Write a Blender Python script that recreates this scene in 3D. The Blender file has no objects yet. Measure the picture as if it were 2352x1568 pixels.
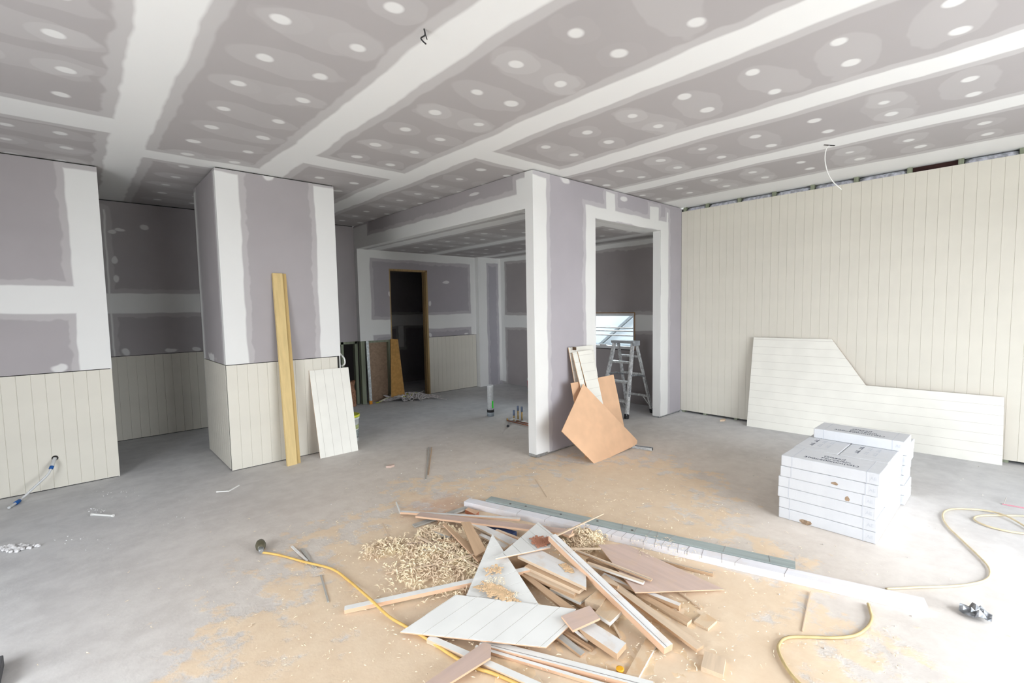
import bpy, bmesh, math, random
from mathutils import Vector, Matrix, noise as mnoise
random.seed(7)
SC = bpy.context.scene
COL = SC.collection

# ------------------------------------------------------------------ camera
IW, IH, FPX = 2352, 1568, 1087.6
CAM = Vector((0, 0, 1.65))
PITCH, ROLL, AZ = -0.0703, -0.0177, 0.8266
_c, _s = math.cos, math.sin
FW = Vector((_c(PITCH)*_c(AZ), _c(PITCH)*_s(AZ), _s(PITCH)))
_r0 = FW.cross(Vector((0, 0, 1))).normalized(); _u0 = _r0.cross(FW)
RT = _c(ROLL)*_r0 + _s(ROLL)*_u0
UP = -_s(ROLL)*_r0 + _c(ROLL)*_u0
cam = bpy.data.cameras.new('camera'); cam.sensor_fit = 'HORIZONTAL'; cam.sensor_width = 36
cam.lens = 36*FPX/IW; cam.clip_start = 0.05; cam.clip_end = 200
camo = bpy.data.objects.new('camera', cam); COL.objects.link(camo)
camo.matrix_world = Matrix(((RT.x, UP.x, -FW.x, CAM.x), (RT.y, UP.y, -FW.y, CAM.y), (RT.z, UP.z, -FW.z, CAM.z), (0, 0, 0, 1)))
SC.camera = camo

# ------------------------------------------------------------------ light
SKY_STRENGTH = 10.5
w = bpy.data.worlds.new('sky'); SC.world = w; w.use_nodes = True
bg = w.node_tree.nodes['Background']
bg.inputs['Color'].default_value = (0.90, 0.95, 1.0, 1); bg.inputs['Strength'].default_value = SKY_STRENGTH
# the two wide unglazed door openings behind the camera, as light portals
XW, YS = -2.6, -2.2                      # inner faces of the two walls behind the camera
OPA = (0.2, 2.8, 0.0, 2.45)               # opening in the west wall: y0, y1, z0, z1
OPB = (1.7, 4.9, 0.0, 2.45)               # opening in the south wall: x0, x1, z0, z1
def portal(name, loc, rot, sx, sy):
    l = bpy.data.lights.new(name, 'AREA'); l.shape = 'RECTANGLE'; l.size = sx; l.size_y = sy
    l.cycles.is_portal = True
    o = bpy.data.objects.new(name, l); COL.objects.link(o); o.location = loc; o.rotation_euler = rot
    return o
portal('daylight_west_opening', (XW-.05, (OPA[0]+OPA[1])/2, (OPA[2]+OPA[3])/2), (0, -math.pi/2, 0), OPA[3]-OPA[2], OPA[1]-OPA[0])
portal('daylight_south_opening', ((OPB[0]+OPB[1])/2, YS-.05, (OPB[2]+OPB[3])/2), (math.pi/2, 0, 0), OPB[1]-OPB[0], OPB[3]-OPB[2])
portal('daylight_laundry_window', (6.99, 5.5, 1.22), (0, math.pi/2, 0), .62, 2.2)
SC.view_settings.view_transform = 'Standard'; SC.view_settings.look = 'None'
SC.view_settings.gamma = 1; SC.view_settings.use_curve_mapping = False
SC.view_settings.exposure = 0.30
SC.cycles.max_bounces = 6; SC.cycles.diffuse_bounces = 4
SC.cycles.sample_clamp_indirect = 8
SC.cycles.glossy_bounces = 2; SC.cycles.transmission_bounces = 2; SC.cycles.caustics_reflective = False; SC.cycles.caustics_refractive = False

# ------------------------------------------------------------------ pixels to places
def ray(px, py): return RT*((px-IW/2)/FPX) - UP*((py-IH/2)/FPX) + FW
def at(px, py, axis, val):
    d = ray(px, py); return CAM + d*((val-CAM[axis])/d[axis])
def flo(px, py, z=0.0): return at(px, py, 2, z)
def onp(px, py, p0, n):
    d = ray(px, py); return CAM + d*((p0-CAM).dot(n)/d.dot(n))

# ------------------------------------------------------------------ shader helper
class V:
    def __init__(s, sh, sock): s.sh = sh; s.k = sock
    def _m(s, op, *a): return s.sh.math(op, s, *a)
    def __add__(s, o): return s._m('ADD', o)
    __radd__ = __add__
    def __sub__(s, o): return s._m('SUBTRACT', o)
    def __rsub__(s, o): return s.sh.math('SUBTRACT', o, s)
    def __mul__(s, o): return s._m('MULTIPLY', o)
    __rmul__ = __mul__
    def __truediv__(s, o): return s._m('DIVIDE', o)
    def mod(s, o): return s._m('FLOORED_MODULO', o)
    def floor(s): return s._m('FLOOR')
    def abs(s): return s._m('ABSOLUTE')
    def max(s, o): return s._m('MAXIMUM', o)
    def min(s, o): return s._m('MINIMUM', o)
    def sqrt(s): return s._m('SQRT')
class Sh:
    def __init__(s, name, rough=.8, spec=.3, metal=0.0):
        s.m = bpy.data.materials.new(name); s.m.use_nodes = True; s.nt = s.m.node_tree; s.N = s.nt.nodes
        s.b = s.N['Principled BSDF']; s.b.inputs['Roughness'].default_value = rough
        s.b.inputs['Specular IOR Level'].default_value = spec; s.b.inputs['Metallic'].default_value = metal
        s._xyz = None
    def lk(s, a, b): s.nt.links.new(a, b)
    def put(s, sock, v):
        if isinstance(v, V): s.lk(v.k, sock)
        elif isinstance(v, (int, float)): sock.default_value = v
        else: sock.default_value = (*v, 1) if len(v) == 3 and len(sock.default_value) == 4 else v
    def math(s, op, *a):
        n = s.N.new('ShaderNodeMath'); n.operation = op
        for i, v in enumerate(a): s.put(n.inputs[i], v)
        return V(s, n.outputs[0])
    def pos(s):
        if s._xyz is None:
            g = s.N.new('ShaderNodeNewGeometry'); sp = s.N.new('ShaderNodeSeparateXYZ'); s.lk(g.outputs['Position'], sp.inputs[0])
            ns = s.N.new('ShaderNodeSeparateXYZ'); s.lk(g.outputs['True Normal'], ns.inputs[0])
            s._xyz = tuple(V(s, sp.outputs[i]) for i in range(3)); s.P = V(s, g.outputs['Position'])
            s.nrm = tuple(V(s, ns.outputs[i]) for i in range(3))
        return s._xyz
    def objc(s):
        t = s.N.new('ShaderNodeTexCoord'); sp = s.N.new('ShaderNodeSeparateXYZ'); s.lk(t.outputs['Object'], sp.inputs[0])
        s.O = V(s, t.outputs['Object']); return tuple(V(s, sp.outputs[i]) for i in range(3))
    def comb(s, x, y, z):
        n = s.N.new('ShaderNodeCombineXYZ')
        for i, v in enumerate((x, y, z)): s.put(n.inputs[i], v)
        return V(s, n.outputs[0])
    def noise(s, vec, scale, detail=3, rough=.55):
        n = s.N.new('ShaderNodeTexNoise'); s.put(n.inputs['Vector'], vec); n.inputs['Scale'].default_value = scale
        n.inputs['Detail'].default_value = detail; n.inputs['Roughness'].default_value = rough
        return V(s, n.outputs['Fac'])
    def white(s, vec):
        n = s.N.new('ShaderNodeTexWhiteNoise'); n.noise_dimensions = '3D'; s.put(n.inputs['Vector'], vec); return V(s, n.outputs['Value'])
    def ss(s, a, b, x):
        n = s.N.new('ShaderNodeMapRange'); n.interpolation_type = 'SMOOTHSTEP'; s.put(n.inputs['Value'], x)
        n.inputs['From Min'].default_value = a; n.inputs['From Max'].default_value = b
        return V(s, n.outputs[0])
    def mix(s, f, a, b):
        n = s.N.new('ShaderNodeMix'); n.data_type = 'RGBA'; n.clamp_factor = True
        s.put(n.inputs[0], f); s.put(n.inputs[6], a); s.put(n.inputs[7], b); return V(s, n.outputs[2])
    def color(s, v): s.put(s.b.inputs['Base Color'], v); return s
    def rough(s, v): s.put(s.b.inputs['Roughness'], v); return s
    def bump(s, h, strength=.3, dist=.01):
        n = s.N.new('ShaderNodeBump'); n.inputs['Strength'].default_value = strength; n.inputs['Distance'].default_value = dist
        s.put(n.inputs['Height'], h); s.lk(n.outputs[0], s.b.inputs['Normal']); return s
MATS = {}
def plain(name, col, rough=.7, spec=.3, metal=0, var=.12, scale=18, bump=.08):
    if name in MATS: return MATS[name]
    s = Sh(name, rough, spec, metal); s.objc()
    n = s.noise(s.O, scale, 2)
    lo = tuple(c*(1-var) for c in col); hi = tuple(min(1, c*(1+var)) for c in col)
    s.color(s.mix(s.ss(.3, .7, n), lo, hi))
    if bump >= .3: s.bump(s.noise(s.O, scale*6, 2), bump, .004)
    MATS[name] = s.m; return s.m
def timber(name, col, dark=.75, along=0, rough=.75, dust=0):
    """wood with streaks along local axis"""
    if name in MATS: return MATS[name]
    s = Sh(name, rough); x, y, z = s.objc()
    k = [30, 30, 30]; k[along] = 1.6
    n = s.noise(s.comb(x*k[0], y*k[1], z*k[2]), 1.0, 5, .6)
    c = s.mix(s.ss(.3, .72, n), col, tuple(v*dark for v in col))
    if dust:
        d = s.ss(.48, .62, s.noise(s.O, 9, 4)); c = s.mix(d*dust, c, (.66, .46, .28))
    s.color(c); MATS[name] = s.m; return s.m

BOARD = (.41, .383, .392); WHITE = (.80, .80, .785)
def plaster(name, axis, rects, jamb=True, board=BOARD, spots=(), wob=.05, mark=False):
    """purple plasterboard with white jointing compound in bands: rects in (u, z)"""
    s = Sh(name, .85, .2); X, Y, Z = s.pos(); u = X if axis == 'X' else Y
    n1 = s.noise(s.P, 2.6, 2) - .5; n2 = s.noise(s.P, 9, 1) - .5
    nx = s.noise(s.comb(Z*1.0, Y*.7, X*.7), 3.4, 1) - .5
    uu = u + n1*wob + nx*wob*.5; zz = Z + nx*wob + n2*.012
    D = None
    for (a, b, c, d) in rects:
        q = (uu-a).min(b-uu).min((zz-c).min(d-zz)); D = q if D is None else D.max(q)
    m = s.ss(-.004, .022, D).max(s.ss(-.055, -.035, D + n2*.07)*.24)
    for (a, c, r, r2) in spots:
        du = (uu-a)/r; dz = (zz-c)/r2; m = m.max(s.ss(1.05, .6, (du*du+dz*dz).sqrt() + n2*1.2)*.85)
    if jamb:
        e = (s.nrm[0].abs() if axis == 'X' else s.nrm[1].abs()).max(s.nrm[2].abs()); m = m.max(s.ss(.5, .6, e))
    g = n1 + .5
    bc = s.mix(g, tuple(c*.93 for c in board), tuple(c*1.06 for c in board))
    if mark:
        k = s.ss(.66, .72, s.noise(s.comb(X*1.0, Y*1.0, Z*.9), 6, 2))*.10; bc = s.mix(k, bc, WHITE)
    wc = s.mix(g, tuple(c*.96 for c in WHITE), WHITE)
    s.color(s.mix(m, bc, wc))
    return s.m

def ceiling_mat(name, x0, y0, rects, hw=.15, board=(.46, .435, .435), rowp=.455):
    s = Sh(name, .9, .15); X, Y, Z = s.pos()
    n1 = s.noise(s.P, 1.7, 2) - .5; n2 = s.noise(s.P, 6, 1) - .5
    xx = X + n1*.10 + n2*.02; yy = Y + n1*.09
    bay = ((X-x0)/1.2).floor(); row = ((Y-y0+rowp/2)/rowp).floor()
    D = hw - (((xx-x0+.6).mod(1.2))-.6).abs()
    for (a, b, c, d) in rects:
        q = (xx-a).min(b-xx).min((yy-c).min(d-yy)); D = D.max(q)
    m = s.ss(-.005, .035, D).max(s.ss(-.075, -.05, D + n2*.05)*.30)
    j = s.white(s.comb(bay, row, 1.0)) - .5; k = s.white(s.comb(bay, row, 5.0)) - .5; l = s.white(s.comb(bay, row, 9.0))
    fx = ((X-x0).mod(1.2)) - .62; fy = ((Y-y0+rowp/2).mod(rowp)) - rowp/2
    side = s.ss(-.01, .01, fx)
    js = (s.white(s.comb(bay, row, side+3)) - .5)*.07; jt = (s.white(s.comb(bay, row, side+7)) - .5)*.05
    a = fx.abs() - .18 + js; b = fy + jt
    d = ((a*a) + (b*b)*1.25).sqrt() + n2*.045
    spot = s.ss(.062, .034, d)*.92
    hx = (fx + j*.15 + n2*.12)/(l*.14+.30); hy = (fy + k*.06 + n1*.12 + fx*k*.35)/.165
    halo = s.ss(1.0, .90, (hx*hx+hy*hy).sqrt() + n2*.5)*.13*s.ss(.2, .45, s.white(s.comb(bay, row, 2.0)))
    hx2 = (fx.abs()-.2 + n2*.10)/.16; hy2 = (fy + n1*.10)/.13
    halo2 = s.ss(1.0, .90, (hx2*hx2+hy2*hy2).sqrt() + n2*.6)*.12*s.ss(.35, .5, l)
    m = m.max(spot).max(halo + halo2)
    g = n1 + .5
    s.color(s.mix(m, s.mix(g, tuple(c*.95 for c in board), tuple(c*1.04 for c in board)), (.85, .85, .84)))
    return s.m

# ------------------------------------------------------------------ mesh helpers
def box(bm, x0, x1, y0, y1, z0, z1, mi=0):
    v = [bm.verts.new(p) for p in ((x0,y0,z0),(x1,y0,z0),(x1,y1,z0),(x0,y1,z0),(x0,y0,z1),(x1,y0,z1),(x1,y1,z1),(x0,y1,z1))]
    for f in ((0,3,2,1),(4,5,6,7),(0,1,5,4),(1,2,6,5),(2,3,7,6),(3,0,4,7)):
        bm.faces.new([v[i] for i in f]).material_index = mi
def beam(bm, p1, p2, w, t, up=Vector((0,0,1)), mi=0, w2=None):
    """bar from p1 to p2, width w sideways, thickness t along up, centred"""
    p1, p2 = Vector(p1), Vector(p2); d = (p2-p1).normalized(); sd = d.cross(up).normalized(); n = sd.cross(d)
    vs = []
    for p, ww in ((p1, w), (p2, w2 or w)):
        for a, b in ((-1,-1),(1,-1),(1,1),(-1,1)): vs.append(bm.verts.new(p + sd*a*ww/2 + n*b*t/2))
    for f in ((3,2,1,0),(4,5,6,7),(0,1,5,4),(1,2,6,5),(2,3,7,6),(3,0,4,7)):
        bm.faces.new([vs[i] for i in f]).material_index = mi
def prism(bm, pts, off, mi=0, mside=None):
    """closed solid between polygon pts and the same moved by off"""
    a = [bm.verts.new(p) for p in pts]; b = [bm.verts.new(Vector(p)+off) for p in pts]; n = len(a)
    fs = [bm.faces.new(a), bm.faces.new(b[::-1])]
    for f in fs: f.material_index = mi
    fs[1].material_index = mi if mside is None else mside
    for i in range(n):
        f = bm.faces.new((a[i], b[i], b[(i+1)%n], a[(i+1)%n])); f.material_index = mi if mside is None else mside
def smooth_path(pts, sub=8):
    pts = [Vector(p) for p in pts]; out = []
    for i in range(len(pts)-1):
        p0 = pts[max(i-1,0)]; p1 = pts[i]; p2 = pts[i+1]; p3 = pts[min(i+2,len(pts)-1)]
        for k in range(sub):
            t = k/sub; out.append(.5*((2*p1)+(p2-p0)*t+(2*p0-5*p1+4*p2-p3)*t*t+(3*p1-p0-3*p2+p3)*t**3))
    out.append(pts[-1]); return out
def tube(bm, path, r, seg=8, mi=0, caps=True):
    path = [Vector(p) for p in path]; rings = []; n = len(path)
    t0 = (path[1]-path[0]).normalized(); u = t0.orthogonal().normalized()
    for i, p in enumerate(path):
        t = (path[min(i+1,n-1)]-path[max(i-1,0)]).normalized(); u = (u - t*u.dot(t)).normalized(); v = t.cross(u)
        rr = r[i] if isinstance(r, (list, tuple)) else r
        rings.append([bm.verts.new(p + (u*math.cos(2*math.pi*k/seg) + v*math.sin(2*math.pi*k/seg))*rr) for k in range(seg)])
    for a, b in zip(rings, rings[1:]):
        for k in range(seg):
            f = bm.faces.new((a[k], a[(k+1)%seg], b[(k+1)%seg], b[k])); f.smooth = True; f.material_index = mi
    if caps:
        bm.faces.new(rings[0][::-1]).material_index = mi; bm.faces.new(rings[-1]).material_index = mi
def lathe(bm, c, prof, seg=24, mi=0):
    """prof: list of (radius, z)"""
    c = Vector(c); rings = [[bm.verts.new(c+Vector((r*math.cos(2*math.pi*k/seg), r*math.sin(2*math.pi*k/seg), z))) for k in range(seg)] for r, z in prof]
    for a, b in zip(rings, rings[1:]):
        for k in range(seg):
            f = bm.faces.new((a[k], a[(k+1)%seg], b[(k+1)%seg], b[k])); f.smooth = True; f.material_index = mi
    bm.faces.new(rings[0][::-1]).material_index = mi; bm.faces.new(rings[-1]).material_index = mi
def obj(name, bm, mats, parent=None, label=None, cat=None, group=None, kind=None, origin='auto', bevel=0):
    """one mesh object; verts given in world space. Things get their origin at their base."""
    bm.normal_update(); bmesh.ops.recalc_face_normals(bm, faces=bm.faces)
    me = bpy.data.meshes.new(name)
    if parent is not None: o0 = parent.matrix_world.translation.copy() if parent.get('_o') is None else Vector(parent['_o'])
    elif kind == 'structure' or origin is None: o0 = Vector((0,0,0))
    else:
        vs = [v.co for v in bm.verts]; o0 = sum(vs, Vector())/len(vs); o0.z = min(v.z for v in vs)
    if o0.length: bmesh.ops.translate(bm, verts=bm.verts, vec=-o0)
    bm.to_mesh(me); bm.free()
    for m in (mats if isinstance(mats, (list, tuple)) else [mats]): me.materials.append(m)
    o = bpy.data.objects.new(name, me); COL.objects.link(o)
    if parent is None: o.location = o0
    else: o.parent = parent
    o['_o'] = tuple(o0); tag(o, label, cat, group, kind)
    if bevel:
        b = o.modifiers.new('bevel', 'BEVEL'); b.width = bevel; b.segments = 2; b.limit_method = 'ANGLE'
    return o
def tag(o, label=None, cat=None, group=None, kind=None):
    for k, v in (('label', label), ('category', cat), ('group', group), ('kind', kind)):
        if v: o[k] = v
def thing(name, loc, label, cat, group=None, kind=None, rotz=0):
    o = bpy.data.objects.new(name, None); COL.objects.link(o); o.location = loc; o.rotation_euler = (0,0,rotz)
    o.empty_display_size = .05; o['_o'] = tuple(loc); tag(o, label, cat, group, kind); return o
def copy_tree(o, parent=None):
    c = o.copy(); COL.objects.link(c); c.parent = parent
    for ch in list(o.children): copy_tree(ch, c)
    return c
def nb(): return bmesh.new()

# ------------------------------------------------------------------ room numbers (metres)
H, W, H2 = 3.115, 1.109, 2.717
xA, yA = .2467, 6.245
yB = 7.979
xC, yC, yD, xD = 1.114, 5.556, 6.690, 2.317
xE, yE = 3.644, 3.593
xH, yF, xK, yG = 6.842, 7.866, 6.222, 7.764
xO1, xO2, PT = 4.721, 6.233, 3.053
GAP = .012

M_dark = plain('dark_cavity', (.03, .028, .026), .9)
M_stud = timber('green_treated_stud', (.30, .33, .24), .7, 2)
M_cream = plain('cream_paint', (.70, .67, .59), .55, .35, var=.025, scale=3, bump=.03)
M_offw = plain('off_white_paint', (.80, .785, .72), .5, .35, var=.03, scale=4, bump=.03)
M_white = plain('white_paint', (.83, .83, .80), .5, .35, var=.03, scale=5, bump=.03)
M_mdf = plain('raw_mdf', (.72, .46, .29), .75, .2, var=.06, scale=5)
M_mdfe = plain('mdf_edge', (.66, .40, .22), .8, .2, var=.1, scale=30)
M_pine = timber('yellow_pine', (.74, .56, .27), .88, 2)
M_bare = timber('bare_pale_timber', (.74, .58, .42), .82, 0)
M_steel = plain('galvanised_steel', (.52, .55, .57), .38, .5, .9, var=.2, scale=30)
M_alu = plain('scuffed_aluminium', (.68, .69, .69), .4, .5, .45, var=.25, scale=25)
M_black = plain('black_rubber', (.03, .03, .032), .6)
M_dust = plain('sawdust', (.69, .49, .30), .95, .1, var=.14, scale=40, bump=.5)

# ------------------------------------------------------------------ floor
def floor_material():
    s = Sh('concrete_slab_with_sawdust', .75, .3); X, Y, Z = s.pos()
    n = s.noise(s.P, 1.4, 3, .65); n2 = s.noise(s.P, 8, 4, .68); n3 = s.noise(s.comb(X*1.5, Y*4, Z), 1.3, 2)
    con = s.mix(s.ss(.32, .68, n*.55 + n2*.45), (.53, .53, .54), (.67, .67, .675))
    con = s.mix(s.ss(.50, .75, n3)*.45, con, (.70, .70, .705))
    con = s.mix(s.ss(.69, .76, n2*.6+s.white(s.comb((X*70).floor(), (Y*70).floor(), 0))*.3)*.5, con, (.75, .75, .74))
    # sawdust spread round the cutting place and trodden towards the doorway
    dx = (X - 1.8)/2.3; dy = (Y - 1.8)/2.4
    fall = (dx*dx + dy*dy - dx*dy*.6).sqrt()
    bx = (X-3.5)/1.7; by = (Y-2.5)/1.7
    f2 = (bx*bx + by*by).sqrt()
    d = s.ss(1.35, .15, fall + (n-.5)*.6).max(s.ss(1.25, .1, f2 + (n-.5)*.5)*.75)
    patch = s.noise(s.comb(X*1.25 + Y*.5, Y*1.1 - X*.4, Z), 4.6, 5, .66)
    hard = s.ss(.36, .58, patch + (d-.50)*.62)
    wide = s.ss(4.2, 1.2, ((X-2.9)*(X-2.9)+(Y-2.7)*(Y-2.7)).sqrt())*.45
    dm = (hard*s.ss(.02, .35, d)*.92).max(d*.55).max(wide)
    tan = s.mix(n2, (.72, .53, .35), (.86, .70, .51))
    red = s.ss(.42, .05, (((X-2.15)*(X-2.15)+(Y-3.25)*(Y-3.25)).sqrt()) + (n2-.5)*.6)
    tan = s.mix(red*.5, tan, (.56, .30, .20))
    s.color(s.mix(dm, con, tan))
    s.bump(hard*d*1.2 + n2*.8, .4, .008)
    return s.m
b = nb(); box(b, XW-.2, xH+.2, YS-.2, 10.2, -.12, 0)
obj('floor', b, floor_material(), kind='structure', label='bare concrete slab strewn with sawdust')
b = nb(); box(b, -40, 40, -40, 40, -.3, -.125)
obj('ground', b, plain('outdoor_ground', (.62, .60, .56), .9, scale=.6), kind='structure', label='pale ground outside the house')

# ------------------------------------------------------------------ ceilings
b = nb(); box(b, XW-.2, xH+.2, YS-.2, 8.1, H, H+.05)
obj('ceiling', b, ceiling_mat('main_ceiling_board', .43, .31, [(-3, .4, 4.66, 5.08), (.4, 1.65, 5.36, 5.66), (1.6, 2.85, 4.58, 4.92), (2.8, 4.05, 3.42, 3.72), (6.5, 7.2, -3, 4)]),
    kind='structure', label='plasterboard ceiling with white taped seams and rows of filled screw heads')
b = nb(); box(b, xE+.116, xH, yE+.118, 8.1, H2, H2+.05)
obj('ceiling_lower', b, ceiling_mat('lower_ceiling_board', 3.95, .31, [(3.5, 7, 3.5, 3.9), (6.7, 7.2, 3, 8)], .13), kind='structure',
    label='lower plasterboard ceiling inside the far room')

# ------------------------------------------------------------------ wall parts
BW, BG = .097, .0042
BOARDMESH = {}
def board_mesh(h):
    k = round(h, 3)
    if k in BOARDMESH: return BOARDMESH[k]
    b = nb(); w2 = (BW-BG)/2; c = .0025
    w2 = BW/2; c = .0022; prof = [(-w2, 0.009), (-w2, c*1.6), (-w2+c, 0), (w2-c, 0), (w2, c*1.6), (w2, 0.009)]
    prism(b, [Vector((x, y, 0)) for x, y in prof], Vector((0, 0, h)))
    bmesh.ops.recalc_face_normals(b, faces=b.faces)
    me = bpy.data.meshes.new('board'); b.to_mesh(me); b.free(); me.materials.append(M_cream); BOARDMESH[k] = me; return me
def boards(parent, p0, p1, z0, z1, phase=0.5):
    """vertical grooved lining boards between two floor points, facing left of p0->p1 turned by -90 deg"""
    p0, p1 = Vector(p0), Vector(p1); L = (p1-p0).length; d = (p1-p0)/L; ang = math.atan2(d.y, d.x)
    x = BW*phase
    while x < L - BW*.45 + 1e-6:
        o = bpy.data.objects.new('board', board_mesh(z1-z0)); COL.objects.link(o); o.parent = parent
        o.location = (p0.x+d.x*x, p0.y+d.y*x, z0); o.rotation_euler = (0, 0, ang); x += BW
def sheet(name, parent, x0, x1, y0, y1, z0, z1, mat):
    b = nb(); box(b, x0, x1, y0, y1, z0, z1); return obj(name, b, mat, parent)

# left wall
b = nb(); box(b, XW, xA-.012, yA+.012, yA+.10, 0, H-.002)
wl = obj('wall_left', b, M_dark, kind='structure', label='left wall of purple plasterboard over cream grooved wainscot')
sheet('plaster_sheet', wl, XW, xA, yA, yA+.012, W+.008, H-GAP, plaster('left_wall_plaster', 'X',
      [(.0, .4, 1.0, 3.06), (-3, .1, 1.66, 1.95)], spots=[(-.13, 1.16, .07, .05)]))
sheet('plaster_return', wl, xA-.012, xA, yA+.012, yA+.11, 0.0, H-GAP, plaster('left_wall_return', 'Y', [(0, 9, 0, 4)]))
boards(wl, (XW, yA, 0), (xA, yA, 0), .008, W, .5 + ((xA-XW)/BW - int((xA-XW)/BW)))
# hall back wall behind the opening
b = nb(); box(b, XW, 2.75, yB+.012, yB+.10, 0, H); box(b, 2.75, xE, yB+.012, yB+.10, W+.01, H)
wh = obj('wall_hall', b, M_dark, kind='structure', label='dim hall back wall of dark plasterboard over grooved wainscot')
HALL = [(-3, 2.9, 1.66, 1.94), (.33, .37, 1.1, 3)]
sheet('plaster_sheet', wh, XW, xE, yB, yB+.012, W+.008, H-GAP, plaster('hall_plaster', 'X', HALL, jamb=False,
      spots=[(.42, 2.72, .05, .03), (.5, 2.75, .06, .02), (.42, 2.36, .035, .05), (.42, 2.12, .035, .06), (.95, 1.15, .07, .03), (.48, 1.17, .05, .06), (1.25, 1.15, .06, .03), (.75, 2.8, .05, .04)]))
boards(wh, (-.6, yB, 0), (2.6, yB, 0), .008, W)
# closet column
b = nb(); box(b, xC+.012, xD-.012, yC+.012, yD-.012, 0, H-.002)
wc = obj('wall_column', b, M_dark, kind='structure', label='plasterboard closet block with white taped corners over cream wainscot')
colm = plaster('column_front_plaster', 'X', [(1.0, 1.335, 1.0, 3.075), (2.08, 2.4, 1.0, 3.085)], spots=[(1.62, 3.1, .07, .045)], jamb=False)
sheet('plaster_front', wc, xC, xD, yC, yC+.012, W+.008, H-GAP, colm)
sheet('plaster_side', wc, xC, xC+.012, yC+.012, yD, W+.008, H-GAP, plaster('column_side_plaster', 'Y', [(5.4, 5.64, 1, 3.08), (6.57, 6.8, 1, 3.08)], spots=[(6.2, 1.16, .2, .05)], jamb=False))
sheet('plaster_side', wc, xD-.012, xD, yC+.012, yD, 0, H-GAP, plaster('column_far_plaster', 'Y', [(5.4, 5.8, 0, 3.08)], jamb=False))
sheet('plaster_back', wc, xC, xD, yD-.012, yD, 0, H-GAP, plaster('column_back_plaster', 'X', [(1, 1.3, 0, 3)], jamb=False))
boards(wc, (xC, yC, 0), (xD, yC, 0), .008, W)
boards(wc, (xC, yD, 0), (xC, yC, 0), .008, W)
# centre wall with doorway
cm = plaster('centre_wall_plaster', 'X', [(3.5, 3.86, -1, 3.06), (4.52, 4.73, -1, 2.86), (6.23, 6.47, -1, 2.86), (4.52, 6.47, 2.717, 2.87), (4.93, 5.14, 2.8, 3.08), (5.95, 6.2, 2.8, 3.04), (6.4, 6.46, 2.7, 3.0)],
             spots=[(4.18, 3.09, .1, .045), (5.32, 3.04, .08, .04)], board=(.44, .415, .445))
b = nb(); box(b, xE, xO1, yE, yE+.118, .02, H-GAP); box(b, xO1, xO2, yE, yE+.118, H2, H-GAP); box(b, xO2, xH, yE, yE+.118, .02, H-GAP)
wce = obj('wall_centre', b, cm, kind='structure', label='grey plasterboard wall with a white trimmed doorway')
b = nb(); box(b, xE+.012, xO1-.012, yE+.012, yE+.106, 0, .02); box(b, xO2+.012, xH, yE+.012, yE+.106, 0, .02)
obj('base_track', b, M_steel, wce, label='galvanised steel base track')
b = nb(); box(b, xE+.002, xE+.18, yE-.002, yE+.002, .004, .034); box(b, xE-.002, xE+.004, yE, yE+.115, .004, .034)
obj('corner_bead', b, M_steel, wce, label='bare metal corner bead at the foot')
b = nb(); box(b, xE+.03, xH, yE+.03, yE+.09, H-GAP, H)
obj('top_plate', b, M_dark, wce)
# bulkhead
bm_ = plaster('bulkhead_plaster', 'Y', [(3.5, 3.84, 2, 3.04), (3, 8, 2.6, 2.90), (7.45, 8, 2.6, 3.1)], spots=[(4.6, 3.02, .12, .02)], wob=.07)
b = nb(); box(b, xE, xE+.116, yE+.118, yB, H2, H-.006)
obj('wall_bulkhead', b, bm_, kind='structure', label='plasterboard bulkhead beam over the wide opening')
# far wall with dark doorway
DX0, DX1, DZ = 4.24, 5.045, 2.40
fm = plaster('far_wall_plaster', 'X', [(3.5, 3.88, 1.0, 2.8), (3.5, 6.3, 2.56, 2.8), (6.08, 6.3, 1, 2.8), (5.0, 6.3, 1.27, 1.56), (3.5, 4.24, 1.20, 1.49), (3.5, 3.9, 1, 1.5)],
             spots=[(5.48, 2.18, .09, .03), (5.09, 1.78, .03, .05), (4.23, 1.95, .02, .05), (5.95, 1.14, .06, .02), (5.08, 1.15, .04, .06)], board=(.40, .375, .40))
b = nb()
box(b, xE, DX0, yF, yB, W+.008, H2); box(b, DX0, DX1, yF, yB, DZ, H2); box(b, DX1, xK, yF, yB, W+.008, H2)
wf = obj('wall_far', b, fm, kind='structure', label='far room wall of taped plasterboard with a dark doorway')
b = nb(); box(b, DX1+.01, xK, yF+.012, yB, 0, W); obj('backing', b, M_dark, wf)
boards(wf, (DX1+.004, yF, 0), (xK, yF, 0), .008, W)
# door frame of pine
for a in ((DX1-.035, DX1+.002, yF-.003, yB+.02, 0, DZ+.0), (DX0, DX1, yF-.003, yB+.02, DZ-.03, DZ+.002), (DX0, DX0+.03, yF+.02, yB+.02, 0, DZ)):
    b = nb(); box(b, *a); obj('door_frame', b, timber('door_frame_pine', (.50, .35, .17), .7, 2), wf)
b = nb(); box(b, DX1-.06, DX1-.03, yF+.03, yF+.075, 0, DZ); obj('door_stop', b, timber('door_stop_dark', (.30, .20, .09), .7, 2), wf)
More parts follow.
